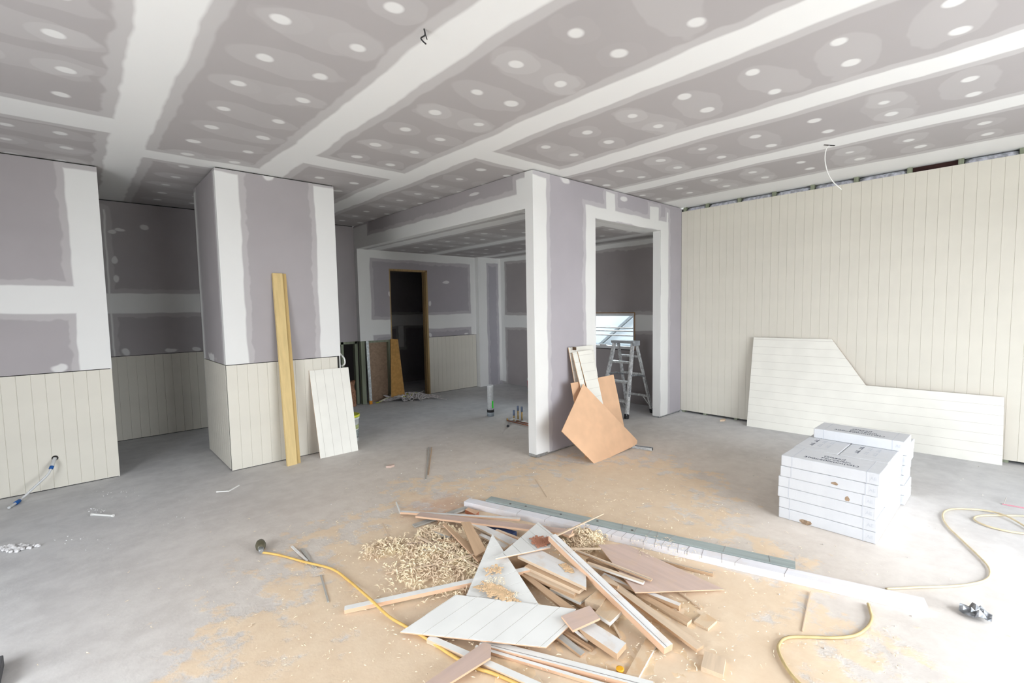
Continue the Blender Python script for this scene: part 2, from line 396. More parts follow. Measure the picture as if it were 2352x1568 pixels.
# exposed studs below the cut plaster
for (x, y, wd) in ((3.16, yB+.02, .045), (3.35, yB+.02, .045), (3.60, yB+.02, .05), (3.655, yF+.015, .075), (4.185, yF+.012, .05)):
    b = nb(); box(b, x, x+wd, y, y+.085, 0, W+.01); obj('stud', b, M_stud, wf if y < yB else wh)
b = nb(); box(b, 2.75, xE, yB+.02, yB+.1, W-.035, W+.01); obj('nogging', b, M_stud, wh)
b = nb(); box(b, xE+.09, DX0, yF+.02, yB, W-.03, W+.01); obj('nogging', b, M_stud, wf)
b = nb(); box(b, 3.80, 4.19, yF+.085, yF+.10, 0, W); obj('brown_lining', b, plain('brown_hardboard', (.33, .23, .16), .85, scale=30), wf, label='brown hardboard behind the studs')
# pier and outer wall of the far room
b = nb(); box(b, xK, xH, yG, yB, 0, H2)
obj('wall_pier', b, plaster('pier_plaster', 'X', [(6.1, 6.46, -1, 4), (6.76, 7, .06, 4), (6, 7, 2.6, 3)], board=(.40, .385, .42)), kind='structure', label='narrow plasterboard pier in the far room corner')
WY0, WY1, WZ0, WZ1 = 4.40, 6.6, .905, 1.545
gm = plaster('outer_wall_plaster', 'Y', [(3, 8, 1.23, 1.51), (7.62, 8, .05, 3), (3, 8, 2.63, 3)], board=(.37, .34, .34))
b = nb(); t1 = xH+.10
box(b, xH, t1, yE+.118, WY0, .01, H2); box(b, xH, t1, WY0, WY1, .01, WZ0); box(b, xH, t1, WY0, WY1, WZ1, H2); box(b, xH, t1, WY1, yB, .01, H2)
obj('wall_outer', b, gm, kind='structure', label='dim plasterboard outer wall holding the laundry window')
# right hand cream wall
b = nb(); box(b, xH+.12, xH+.2, YS, yE+.12, -.1, H+.05)
wr = obj('wall_right', b, M_dark, kind='structure', label='tall right wall lined with cream vertical grooved boards')
boards(wr, (xH, yE-.002, 0), (xH, YS, 0), .03, PT)
for y in (3.547, 3.208, 2.755, 2.312, 1.867, 1.417, .931, .519, .082, -.37, -.82):
    b = nb(); box(b, xH+.012, xH+.115, y-.022, y+.022, 0, H); obj('stud', b, M_stud, wr)
M_batt = plain('grey_insulation_batt', (.56, .57, .64), .95, .1, var=.3, scale=22, bump=.8)
ys = (3.547, 3.208, 2.755, 2.312, 1.867, 1.417, .931, .519, .082, -.37)
for i, (a, c) in enumerate(zip(ys, ys[1:])):
    b = nb(); zt = H-.008 if i != 6 else PT+.012
    n = 8; rows = []
    for k in range(n+1):
        y = a-.026 + (c+.026-a+.026)*k/n; dz = .02*math.sin(k*2.1+i)+.012*random.random(); dx = .012*random.random()
        e = .03 if k in (0, n) else 0
        rows.append([(xH+.014+dx+e*.4, y, 2.6), (xH+.014+dx+e*.4, y, zt-.02-e-abs(dz)*.4), (xH+.06, y, zt-e*.3), (xH+.112, y, zt-.01), (xH+.112, y, 2.6)])
    vv = [[b.verts.new(p) for p in r] for r in rows]
    for r0, r1 in zip(vv, vv[1:]):
        for k in range(5): f = b.faces.new((r0[k], r0[(k+1)%5], r1[(k+1)%5], r1[k])); f.smooth = True
    b.faces.new(vv[0]); b.faces.new(vv[-1][::-1])
    obj('insulation_batt', b, M_batt, wr)
b = nb(); box(b, xH+.05, xH+.118, .50, .93, PT-.05, H-.004); obj('timber_block', b, plain('dark_red_timber', (.045, .018, .016), .8), wr, label='dark red timber block in the gap')
# walls behind the camera with their wide openings
shell = plaster('shell_plaster', 'X', [(-9, 9, 1.6, 1.9)], jamb=False)
b = nb(); y0, y1, z0, z1 = OPA
box(b, XW-.1, XW, YS, y0, 0, H); box(b, XW-.1, XW, y1, 8.1, 0, H); box(b, XW-.1, XW, y0, y1, z1, H)
obj('wall_west', b, shell, kind='structure', label='wall with a wide door opening behind the camera')
b = nb(); x0, x1, z0, z1 = OPB
box(b, XW-.1, x0, YS-.1, YS, 0, H); box(b, x1, xH+.2, YS-.1, YS, 0, H); box(b, x0, x1, YS-.1, YS, z1, H)
obj('wall_south', b, shell, kind='structure', label='wall with a wide door opening to the right of the camera')
# dark room behind the doorway
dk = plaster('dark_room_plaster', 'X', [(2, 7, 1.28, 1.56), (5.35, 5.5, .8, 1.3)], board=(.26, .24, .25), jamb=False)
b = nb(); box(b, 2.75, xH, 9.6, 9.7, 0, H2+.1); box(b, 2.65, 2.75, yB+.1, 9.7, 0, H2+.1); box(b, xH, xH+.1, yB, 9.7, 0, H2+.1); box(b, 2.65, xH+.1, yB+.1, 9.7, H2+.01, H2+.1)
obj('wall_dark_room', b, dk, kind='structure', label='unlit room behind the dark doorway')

# ------------------------------------------------------------------ laundry window
M_frame = plain('window_white_frame', (.78, .79, .80), .35, .5, var=.03)
def glass_mat():
    m = bpy.data.materials.new('window_glass'); m.use_nodes = True; nt = m.node_tree; nt.nodes.clear()
    o = nt.nodes.new('ShaderNodeOutputMaterial'); mx = nt.nodes.new('ShaderNodeMixShader'); t = nt.nodes.new('ShaderNodeBsdfTransparent')
    g = nt.nodes.new('ShaderNodeBsdfGlossy'); g.inputs['Roughness'].default_value = .03; t.inputs['Color'].default_value = (.90, .94, .95, 1)
    fr = nt.nodes.new('ShaderNodeFresnel'); fr.inputs['IOR'].default_value = 1.45
    nt.links.new(fr.outputs[0], mx.inputs[0]); nt.links.new(t.outputs[0], mx.inputs[1]); nt.links.new(g.outputs[0], mx.inputs[2]); nt.links.new(mx.outputs[0], o.inputs[0]); return m
win = thing('window_1', (xH, (WY0+WY1)/2, WZ0), 'white aluminium awning window in the laundry wall', 'window', kind='structure')
zm = 1.165
def fr(name, y0, y1, z0, z1, x0=xH+.012, x1=xH+.07, mat=M_frame):
    b = nb(); box(b, x0, x1, y0, y1, z0, z1); return obj(name, b, mat, win)
M_reveal = timber('window_reveal', (.36, .20, .09), .7, 1)
fr('reveal', WY0, WY1, WZ1-.015, WZ1, xH-.002, xH+.1, M_reveal); fr('reveal', WY0, WY0+.018, WZ0, WZ1, xH-.002, xH+.1, M_reveal); fr('reveal', WY0, WY1, WZ0-.001, WZ0+.012, xH-.002, xH+.1, M_dark)
a0, a1 = WY0+.018, WY1
fr('head_rail', a0, a1, WZ1-.06, WZ1-.015); fr('sill_rail', a0, a1, WZ0+.012, WZ0+.06); fr('stile', a0, a0+.03, WZ0+.06, WZ1-.06)
fr('transom', a0+.03, a1, zm-.025, zm-.008); fr('transom', a0+.03, a1, zm+.05, zm+.068); fr('transom', a0+.03, a1, zm+.105, zm+.122)
fr('sash_lock', 4.98, 5.12, WZ0+.06, WZ0+.085, xH-.005, xH+.03)
fr('glass_pane', a0+.03, a1, WZ0+.05, WZ1-.05, xH+.045, xH+.05, glass_mat())
# outside: pale sheeted wall with a steel brace
ow = thing('neighbour_shed', (10.6, 6.8, -.12), 'pale steel shed wall with diagonal brace outside the laundry window', 'shed')
b = nb(); box(b, 10.6, 10.66, 4.0, 11, -.125, .505); obj('lower_sheet', b, plain('shed_green_grey', (.10, .115, .115), .7, scale=4), ow)
b = nb(); box(b, 10.6, 10.66, 4.0, 11, .63, 1.7); obj('upper_sheet', b, plain('shed_pale_sheet', (.19, .205, .22), .6, scale=2, var=.03), ow)
b = nb(); box(b, 10.56, 10.62, 4.0, 11, .505, .63); obj('rail', b, plain('shed_rail', (.09, .105, .115), .5, scale=8, var=.3), ow)
p1 = at(1449, 728, 0, 10.5); p2 = at(1379, 790, 0, 10.5)
b = nb(); beam(b, p1+(p1-p2)*.15, p2+(p2-p1)*.45, .06, .075, Vector((1, 0, 0))); obj('brace', b, plain('shed_brace', (.06, .065, .07), .5, scale=10), ow)

# ------------------------------------------------------------------ flat offcuts helper
def clip(poly, a, lo, keep_ge):
    out = []
    for i in range(len(poly)):
        p, q = poly[i], poly[(i+1) % len(poly)]
        ip = (p[0] >= lo) if keep_ge else (p[0] <= lo); iq = (q[0] >= lo) if keep_ge else (q[0] <= lo)
        if ip: out.append(p)
        if ip != iq:
            t = (lo-p[0])/(q[0]-p[0]); out.append((lo, p[1]+(q[1]-p[1])*t))
    return out
def grooved(name, pts, n, t, gdir, label, cat, sp=.1, phase=0.0, group=None, face=None, edge=None, convex=None):
    """sheet offcut: pts = planar outline of its face, n = face normal (towards the viewer), gdir = groove direction"""
    n = n.normalized(); e2 = (gdir - n*gdir.dot(n)).normalized(); e1 = e2.cross(n); o = pts[0]; gd = .0020; gp = .0036
    b = nb(); prism(b, [p - n*gd for p in pts], -n*(t-gd), 0, 1)
    root = obj(name, b, [plain('groove_paint', (.60, .575, .52), .7, var=.03), edge or M_mdfe], label=label, cat=cat, group=group)
    b = nb()
    polys = convex or [list(range(len(pts)))]
    for idx in polys:
        uv = [((pts[i]-o).dot(e1), (pts[i]-o).dot(e2)) for i in idx]
        lo = min(u for u, v in uv); hi = max(u for u, v in uv); k = math.floor((lo-phase)/sp)
        while phase + k*sp < hi:
            q = clip(uv, 0, phase+k*sp+gp/2, True)
            if len(q) > 2: q = clip(q, 0, phase+(k+1)*sp-gp/2, False)
            cl = []
            for c in q:
                if not cl or abs(c[0]-cl[-1][0])+abs(c[1]-cl[-1][1]) > 1e-5: cl.append(c)
            if len(cl) > 2 and abs(cl[0][0]-cl[-1][0])+abs(cl[0][1]-cl[-1][1]) < 1e-5: cl.pop()
            if len(cl) > 2: prism(b, [o + e1*u + e2*v for u, v in cl], -n*gd*1.02, 0)
            k += 1
    obj('grooved_face', b, face or M_offw, root)
    return root
def plane3(a, b_, c): 
    n = (b_-a).cross(c-a).normalized()
    return n if n.dot(CAM-a) > 0 else -n
def lean(yb, zt, yt, pxs):
    """points of pixels on a plane leaning to a Y wall: y = yb at floor, y = yt at height zt"""
    p0 = Vector((4, yb, 0)); n = Vector((0, -zt, (yt-yb))).normalized()
    return [onp(x, y, p0, n) for x, y in pxs], n
def solid(name, pts, n, t, mats, label, cat, group=None):
    b = nb(); prism(b, pts, -n.normalized()*t, 0, 1 if len(mats) > 1 else None); return obj(name, b, mats, label=label, cat=cat, group=group)

# big cut sheet leaning on the right wall
p0 = flo(1715, 978); p1 = flo(2302, 1069); tl = at(1731, 774.5, 0, xH-.062)
n = plane3(p0, p1, tl); pts = [p0, p1] + [onp(x, y, p0, n) for x, y in ((2307, 912), (1989, 885), (1911, 779), (1731, 774.5))]
grooved('grooved_sheet', pts, n, .009, p1-p0, 'large notched cream grooved sheet leaning on the right wall', 'sheet', sp=.0985, convex=[[0, 1, 2, 3], [0, 3, 4, 5]])
# narrow offcut sheet leaning on the column
p0 = flo(736, 1053); p1 = flo(823, 1034); tl = at(710, 851, 1, yC-.012)
n = plane3(p0, p1, tl); pts = [p0, p1] + [onp(x, y, p0, n) for x, y in ((800, 843), (710, 851))]
grooved('grooved_sheet', pts, n, .009, pts[3]-p0, 'waist-high cream grooved offcut leaning on the closet block', 'sheet', sp=.1, phase=.06)
# yellow rebated plank leaning on the column
p0 = flo(661, 1071); p1 = flo(692, 1063); tl = at(626, 627, 1, yC-.03)
n = plane3(p0, p1, tl); q = [p0, p1, onp(658, 628, p0, n), onp(626, 627, p0, n)]
pl = thing('rebated_plank', (p0+p1)/2, 'long yellow rebated door jamb plank leaning on the closet block', 'plank')
def lerp(a, b_, t): return a + (b_-a)*t
b = nb(); prism(b, [q[0], lerp(q[0], q[1], .70), lerp(q[3], q[2], .70), q[3]], -n*.03); obj('plank_face', b, M_pine, pl)
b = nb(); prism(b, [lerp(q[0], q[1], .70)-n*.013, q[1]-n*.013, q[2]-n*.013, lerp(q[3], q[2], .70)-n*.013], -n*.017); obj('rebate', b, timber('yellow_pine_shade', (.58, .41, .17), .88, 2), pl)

# offcuts leaning on the centre wall, from the wall outwards
Z = lambda a, b_: (1260+a/5.058, 770+b_/5.058)
ps, n = lean(3.30, 1.19, 3.565, [Z(232, 140), Z(515, 112), Z(618, 760), Z(352, 800)])
grooved('grooved_sheet', ps, n, .009, ps[1]-ps[0], 'wider cream grooved offcut at the back of the boards by the doorway', 'sheet', sp=.1, phase=-.03)
ps, n = lean(3.20, .78, 3.42, [Z(258, 555), Z(755, 455), Z(880, 1065), Z(945, 1300), Z(430, 1430), Z(300, 770)])
solid('fibreboard_offcut', ps, n, .006, [M_mdf, M_mdfe], 'tall orange fibreboard offcut behind the white pointed strip', 'board')
ps, n = lean(3.13, 1.15, 3.52, [Z(278, 200), Z(330, 190), Z(430, 600), Z(560, 1100), Z(500, 1110), Z(375, 610)])
grooved('grooved_sheet', ps, n, .008, ps[1]-ps[0], 'narrow cream strip beside the wider leaning offcut', 'sheet', sp=.1, phase=.02)
ps, n = lean(3.115, 1.15, 3.515, [Z(338, 186), Z(500, 167), Z(635, 800), Z(700, 1105), Z(580, 1115)])
grooved('grooved_sheet', ps, n, .008, ps[1]-ps[0], 'cream grooved strip tucked behind the kite-shaped fibreboard', 'sheet', sp=.1, phase=.05)
ps, n = lean(3.03, .74, 3.34, [(1340, 881), (1290, 990), (1366.5, 1066), (1459, 1023), (1463, 1018), (1464, 1011)])
solid('fibreboard_offcut', ps, n, .006, [M_mdf, M_mdfe], 'kite-shaped orange fibreboard sheet leaning in front of the centre wall', 'board')
b = nb(); c = at(1322, 801, 1, 3.49); box(b, c.x-.008, c.x+.008, 3.485, 3.53, c.z-.015, c.z+.02); 
obj('spring_clip', b, plain('brown_clip', (.10, .06, .03), .5), label='tiny dark clip on top of the cream offcuts', cat='clip')
# steel channel on the floor
p1, p2 = flo(1449, 1027), flo(1499, 1034)
b = nb(); d = (p2-p1).normalized(); sd = Vector((-d.y, d.x, 0))
for off, hh in ((-.02, .03), (.02, .03)): beam(b, p1-d*.03+sd*off+Vector((0,0,hh/2)), p2+sd*off+Vector((0,0,hh/2)), .002, hh)
beam(b, p1-d*.03+Vector((0,0,.001)), p2+Vector((0,0,.001)), .04, .002)
obj('steel_channel', b, M_steel, label='short galvanised steel channel lying by the kite-shaped board', cat='channel')

# ------------------------------------------------------------------ step ladder
FRb, FLb, RRb, RLb = Vector((5.85, 3.91, 0)), Vector((5.88, 4.42, 0)), Vector((6.47, 3.86, 0)), Vector((6.51, 4.34, 0))
FRt, FLt, RRt, RLt = Vector((6.15, 4.0, 1.10)), Vector((6.16, 4.33, 1.10)), Vector((6.24, 4.0, 1.10)), Vector((6.25, 4.33, 1.10))
lad = thing('step_ladder', (6.17, 4.14, 0), 'aluminium step ladder standing in the doorway', 'ladder')
FT = .055
for nm, a, c, wd in (('front_rail', FRb, FRt, .07), ('front_rail', FLb, FLt, .07), ('rear_rail', RRb, RRt, .042), ('rear_rail', RLb, RLt, .042)):
    b = nb(); d = (c-a); a2 = a + d*(FT/d.z); sdv = Vector((1, 0, 0))
    up = Vector((0, 1, 0))
    beam(b, a2, c, wd, .022, up)
    for e in (-1, 1): beam(b, a2 + Vector((e*wd*.42, -.012, 0)), c + Vector((e*wd*.42, -.012, 0)), .008, .012, up)
    r = obj(nm, b, M_alu, lad)
    b = nb(); beam(b, a+Vector((0,0,.002)), a2+d*.012, wd+.012, .034, up); obj('rubber_foot', b, M_black, r)
for k, f in enumerate((.22, .47, .73)):
    a = lerp(FRb, FRt, f); c = lerp(FLb, FLt, f); b = nb(); beam(b, a+Vector((.01, .01, 0)), c+Vector((.01, -.01, 0)), .08, .03); obj('step', b, M_alu, lad)
for f in (.24, .55, .8):
    a = lerp(RRb, RRt, f); c = lerp(RLb, RLt, f); b = nb(); beam(b, a, c, .025, .03); obj('rear_bar', b, M_alu, lad)
for s_, (fa, fb, ra, rb) in enumerate(((FRb, FRt, RRb, RRt), (FLb, FLt, RLb, RLt))):
    a = lerp(fa, fb, .56); c = lerp(ra, rb, .52); m = lerp(a, c, .55)+Vector((0, -.02, .02))
    b = nb(); beam(b, a+Vector((0,-.02,0)), m, .022, .006, Vector((0,1,0))); beam(b, m, c+Vector((0,-.02,0)), .022, .006, Vector((0,1,0))); obj('spreader', b, M_steel, lad)
for a, c in ((lerp(RRb, RRt, .24)+Vector((0,.1,0)), lerp(RRb, RRt, .09)), (lerp(RLb, RLt, .24)-Vector((0,.1,0)), lerp(RLb, RLt, .09)), (lerp(FRb, FRt, .22)+Vector((0,.09,0)), lerp(FRb, FRt, .1))):
    b = nb(); beam(b, a, c, .02, .012); obj('diagonal_brace', b, M_alu, lad)
b = nb(); box(b, 6.11, 6.29, 3.965, 4.365, 1.085, 1.125); box(b, 6.115, 6.285, 3.955, 3.97, 1.05, 1.125); obj('top_cap', b, plain('grey_plastic_cap', (.34, .36, .38), .5), lad, bevel=.006)
def text_mesh(txt, size):
    cu = bpy.data.curves.new('t', 'FONT'); cu.body = txt; cu.size = size; cu.align_x = 'CENTER'; cu.align_y = 'CENTER'; cu.extrude = 0.0004; cu.resolution_u = 3
    o = bpy.data.objects.new('t', cu); COL.objects.link(o); bpy.context.view_layer.update()
    me = bpy.data.meshes.new_from_object(o); bpy.data.objects.remove(o); return me
def place_text(txt, size, parent, M, mat, name='printed_text'):
    me = text_mesh(txt, size); me.materials.clear(); me.materials.append(mat)
    o = bpy.data.objects.new(name, me); COL.objects.link(o); o.parent = parent; o.matrix_local = M; return o
M_ink = plain('dark_ink', (.07, .08, .11), .7, var=0, bump=0)
# the word on the near front rail reads upwards
a = lerp(FRb, FRt, .36); dz = (FRt-FRb).normalized(); ny = Vector((0, -1, 0)); ny = (ny - dz*ny.dot(dz)).normalized(); yy = ny.cross(dz)
M4 = Matrix(((dz.x, yy.x, ny.x, 0), (dz.y, yy.y, ny.y, 0), (dz.z, yy.z, ny.z, 0), (0, 0, 0, 1)))
t_ = a + ny*.0215 - lad.location; M4.translation = t_
place_text('RHINO', .055, lad, M4, M_ink)

# ------------------------------------------------------------------ tile cartons
def carton_mat():
    s = Sh('white_printed_cardboard', .6, .3); x, y, z = s.objc()
    n = s.noise(s.comb(x*26, y*26, z*3), 1, 4, .6); n2 = s.noise(s.O, 5, 3)
    s.color(s.mix(s.ss(.45, .75, n2)*.5, (.65, .66, .68), (.57, .58, .61))).bump(n + n2*1.5, .35, .006); return s.m
M_carton = carton_mat(); M_strap = plain('carton_band', (.55, .57, .61), .5, var=.05); M_brown = plain('torn_cardboard', (.34, .24, .16), .9, var=.25, scale=60)
M_faint = plain('faint_grey_print', (.52, .54, .58), .7, var=0, bump=0)
CL, CD, CH = .61, .303, .0815
def carton(label):
    r = thing('tile_carton', (0, 0, 0), label, 'carton', 'stacked white tile cartons')
    b = nb(); box(b, -CL/2, CL/2, -CD/2, CD/2, .0006, CH); o = obj('box', b, M_carton, r, bevel=.006)
    for x in (-CL/2+.075, CL/2-.075):
        b = nb(); box(b, x-.003, x+.003, -CD/2-.0006, CD/2+.0006, .0004, CH+.0004); obj('band', b, M_strap, r)
    me = place_text('AE', .032, r, Matrix.Translation((CL/2-.037, -CD/2-.0006, CH*.5)) @ Matrix.Rotation(math.pi/2, 4, 'X'), M_faint, 'printed_mark')
    return r
proto = carton('x')
place_text('Glazed', .05, proto, Matrix.Translation((.0, .036, CH+.0006)), M_ink)
place_text('Porcelain', .05, proto, Matrix.Translation((.02, -.018, CH+.0006)), M_ink)
place_text('300x600mm(GL)', .05, proto, Matrix.Translation((.0, -.072, CH+.0006)), M_ink)
ends = carton('x')
for k, xx in enumerate((-.13, 0.0, .13)):
    for j in range(3):
        b = nb(); 
        for q_ in range(5): x0 = xx-.045+q_*.02; box(b, x0, x0+.012, .055-.055*j, .062-.055*j+.018*(q_ % 2), CH+.0002, CH+.001)
        obj('printed_lines', b, M_faint if j else M_ink, ends)
for root, xe in ((ends, -CL/2), (proto, CL/2)):      # small smudged print on the narrow ends
    b = nb(); sg = 1 if xe > 0 else -1
    for q_ in range(6): y0 = -.06+q_*.02; box(b, xe-.0002, xe+sg*.0008, y0, y0+.011, .028, .036+.010*(q_ % 2))
    obj('printed_mark', b, M_faint, root)
ROT = -math.pi/2
jit = [(.000, -.001), (.002, .000), (.001, .009), (.000, .006), (-.002, -.006), (.001, -.010)]
ords = ['lowest', 'second lowest', 'third lowest', 'fourth lowest', 'fifth', 'top']
cartons = []
def put(src, x, y, z, rot, label, strip=True):
    c = copy_tree(src); c.location = (x, y, z); c.rotation_euler = (0, 0, rot); c['label'] = label
    if strip:
        for ch in list(c.children):
            if ch.name.startswith('printed_text') or ch.name.startswith('printed_lines'): bpy.data.objects.remove(ch)
    cartons.append(c); return c
for k in range(6):
    jx, jy = jit[k]; z = k*(CH+.0005)
    f = put(proto, 3.915+CD/2+jx, .935+jy, z, ROT, f'{ords[k]} white tile carton in the front row of the stack', k < 5)
    put(ends, 4.225+CL/2+jx, .935-CD/2-.002+jy*.5, z, 0, f'{ords[k]} tile carton in the sideways row, door side', k < 5)
    put(ends, 4.225+CL/2-jx, .935+CD/2+.002+jy*.5, z, 0, f'{ords[k]} tile carton in the sideways row, left half', k < 5)
    put(proto, 4.84+CD/2-jx, .91+jy, z, ROT, f'{ords[k]} tile carton in the rear row by the leaning sheet', True)
    if k in (0, 3, 4):
        # torn patches on the front faces
        spec = {0: [(-.12, .0, .085, .038)], 3: [(.14, .006, .030, .036)], 4: [(.05, .022, .045, .022)]}[k]
        for (cx, cz, ww, hh) in spec:
            b = nb(); pts = [Vector((cx+ww*.5*math.cos(t), -CD/2-.0008, cz+hh*.5+hh*.5*math.sin(t)*(1+.25*math.sin(3*t+k)))) for t in [2*math.pi*i/9 for i in range(9)]]
            prism(b, pts, Vector((0, .0006, 0))); q_ = obj('torn_patch', b, M_brown, None, origin=None); q_.parent = f; q_.location = (0, 0, 0)
put(proto, 4.615+CD/2, .895, 6*(CH+.0005), ROT, 'single white tile carton lying on top of the stack', False)
for r in (proto, ends):
    for ch in list(r.children): bpy.data.objects.remove(ch)
    bpy.data.objects.remove(r)

# ------------------------------------------------------------------ plumbing and buckets
c = flo(1127, 955)
pp = thing('drain_pipe', c, 'white upright plastic drain pipe rising from the far slab', 'pipe')
b = nb(); top = at(1124, 884, 1, c.y).z
lathe(b, c, [(.047, .02), (.047, top-.03), (.049, top-.028), (.049, top), (.040, top), (.040, top-.06)], 24); obj('pipe', b, plain('white_pvc', (.72, .74, .75), .4, .5, var=.08, scale=40), pp)
b = nb(); lathe(b, c, [(.054, 0), (.056, .06), (.054, .065)], 24); obj('grey_collar', b, plain('grey_pvc', (.30, .34, .37), .5), pp)
b = nb(); lathe(b, c, [(.055, .062), (.056, .1), (.050, .102)], 24); obj('black_band', b, M_black, pp)
b = nb(); d = -Vector((c.x, c.y, 0)).normalized(); sd = Vector((d.y, -d.x, 0))
pa = [c + (d*math.cos(t) + sd*math.sin(t))*.0485 for t in (-1.15, -.95, -.75, -.55)]
for (p_, q_) in zip(pa, pa[1:]):
    prism(b, [p_+Vector((0,0,.13)), q_+Vector((0,0,.13)), q_+Vector((0,0,.24)), p_+Vector((0,0,.24))], (p_-c).normalized()*.001)
obj('green_tape', b, plain('neon_green_tape', (.02, .85, .03), .5, var=.02), pp)
# copper manifold
M_cop = plain('copper_pipe', (.42, .17, .10), .4, .5, .6, var=.2, scale=20); M_brass = plain('brass_pipe', (.55, .37, .13), .35, .5, .7, var=.2)
Zc = lambda a, b_: (1080+a/6.815, 840+b_/6.815)
base = flo(*Zc(760, 880)); mf = thing('copper_manifold', base, 'copper water pipes with capped uprights on the far slab', 'pipes')
for (x0, y0, x1, y1) in ((580, 855, 960, 945), (720, 862, 960, 915)):
    b = nb(); tube(b, [flo(*Zc(x0, y0), .015), flo(*Zc(x1+60, y1+14), .015)], .009, 8); obj('copper_pipe', b, M_cop, mf)
for (x, yb_, yt, ycap) in ((685, 815, 770, 690), (750, 850, 695, 625), (810, 850, 710, 638)):
    f = flo(*Zc(x, yb_)); zt = at(*Zc(x, yt), 1, f.y).z; zc = at(*Zc(x, ycap), 1, f.y).z
    b = nb(); tube(b, [f+Vector((0,0,.0)), Vector((f.x, f.y, zt))], .011, 8); r = obj('upright_pipe', b, M_brass, mf)
    b = nb(); tube(b, [Vector((f.x, f.y, zt-.005)), Vector((f.x, f.y, zc))], .015, 8); obj('blue_cap', b, plain('blue_grey_tape', (.16, .20, .29), .6), r)
for (x, y, sx, sy, mt) in ((585, 850, .02, .03, M_brass), (690, 855, .025, .03, M_brass), (745, 865, .025, .03, M_brass)):
    f = flo(*Zc(x, y)); b = nb(); tube(b, [f+Vector((-.02, -.02, .014)), f+Vector((.02, .03, .014))], .013, 8); obj('brass_elbow', b, mt, mf)
for (x, y) in ((655, 832), (725, 842), (840, 868)):
    f = flo(*Zc(x, y), .03); b = nb(); box(b, f.x-.03, f.x+.04, f.y-.02, f.y+.02, .026, .03); obj('paper_tag', b, M_white, mf)
f = flo(*Zc(600, 950)); b = nb(); tube(b, [f+Vector((-.03, -.02, .018)), f+Vector((.05, .05, .018))], .018, 12, 0)
o = obj('pipe_stub', b, plain('grey_stub', (.45, .42, .42), .4), label='short grey pipe stub with a black end lying by the copper pipes', cat='pipe stub')
b = nb(); q_ = f+Vector((-.03, -.02, .018)); tube(b, [q_-Vector((.003, .002, 0)), q_+Vector((.004, .003, 0))], .0186, 12); obj('black_end', b, M_black, o)
M_pail = plain('white_pail_plastic', (.66, .68, .66), .45, .5, var=.08)
def pail(loc, r, h, lidcol, lidname, band, label, lid=True):
    t = thing('plastic_pail', loc, label, 'bucket')
    b = nb(); lathe(b, loc, [(r*.86, 0), (r*.9, h*.3), (r*.98, h*.88), (r*1.05, h*.885), (r*1.05, h*.93), (r*.98, h*.935), (r, h)], 28); body = obj('body', b, M_pail, t)
    for (z0, z1, mt) in band:
        rr = lambda z: r*(.86+.125*z)+.0015
        b = nb(); lathe(b, loc, [(rr(z0), h*z0), (rr(z1), h*z1)], 28); obj('paper_label', b, mt, body)
    b = nb()
    lathe(b, loc, [(r*1.06, h*.96), (r*1.09, h*.97), (r*1.09, h*1.04), (r*1.0, h*1.05), (r*.95, h*1.03)], 28) if lid else lathe(b, loc, [(r*.9, 0), (r*.93, .012), (r*.9, .02)], 28)
    obj('lid' if lid else 'base_ring', b, plain(lidname, lidcol, .4, .5), t); return t
grn = plain('green_label', (.45, .50, .22), .6); gry = plain('grey_label_print', (.26, .29, .28), .6, var=.5, scale=60); red = plain('red_label_print', (.52, .06, .09), .6, var=.3, scale=70)
pail(flo(802, 1013), .13, .33, (.62, .66, .04), 'lime_lid', [(.50, .66, grn), (.14, .46, gry)], 'white plastic pail with lime green lid behind the leaning offcut')
pail(flo(1224, 903), .11, .30, (.60, .60, .10), 'yellow_ring', [(.3, .85, red)], 'white pail with a red label at the foot of the outer wall', lid=False)

# ------------------------------------------------------------------ far doorway odds and ends
ps = []
p0 = Vector((4.30, yF+.03, 0)); 
q = [flo(905, 907), flo(932, 904)]
q0 = Vector((4.25, 7.725, 0.0)); q1 = Vector((4.53, 7.86, 0)); n = Vector((0, -1, .12)).normalized()
pts = [onp(x, y, q0, n) for x, y in ((897, 778), (914, 779), (930, 906), (899, 912))]
solid('fibreboard_offcut', pts, n, .012, [plain('dark_orange_board', (.50, .27, .08), .7, scale=20), M_mdfe], 'dark orange board leaning in the dark doorway', 'board')
b = nb(); t_ = at(843, 783, 1, yF-.014); a = Vector((t_.x+.0, yF-.07, 0)); beam(b, a+Vector((0,0,.06)), t_, .05, .02, Vector((0, 1, 0))); 
st = obj('steel_straightedge', b, M_steel, label='steel straightedge with orange foot leaning against the bare studs', cat='straightedge')
b = nb(); beam(b, a, a+(t_-a).normalized()*.062, .052, .024, Vector((0, 1, 0))); obj('orange_foot', b, plain('orange_plastic', (.75, .30, .03), .5), st)
b = nb(); c = Vector((3.42, yB-.12, 0)); prev = None
prof = [(.10, 0), (.105, .12), (.09, .26), (.07, .36), (.10, .45)]
rings = [[b.verts.new(c+Vector((r*1.0*math.cos(t)*(1+.25*mnoise.noise((math.cos(t)*2, math.sin(t)*2, z*9))), r*.6*math.sin(t)*(1+.25*mnoise.noise((math.sin(t)*3, z*7, 2))), z+.03*mnoise.noise((t, z*5, 1))*(z > 0)))) for t in [2*math.pi*k/18 for k in range(18)]] for r, z in prof]
for r0, r1 in zip(rings, rings[1:]):
    for k in range(18): b.faces.new((r0[k], r0[(k+1)%18], r1[(k+1)%18], r1[k]))
b.faces.new(rings[0][::-1])
obj('paper_sack', b, plain('brown_kraft_paper', (.30, .15, .09), .8, scale=25, var=.3), label='crumpled brown paper sack standing at the bare studs', cat='sack')
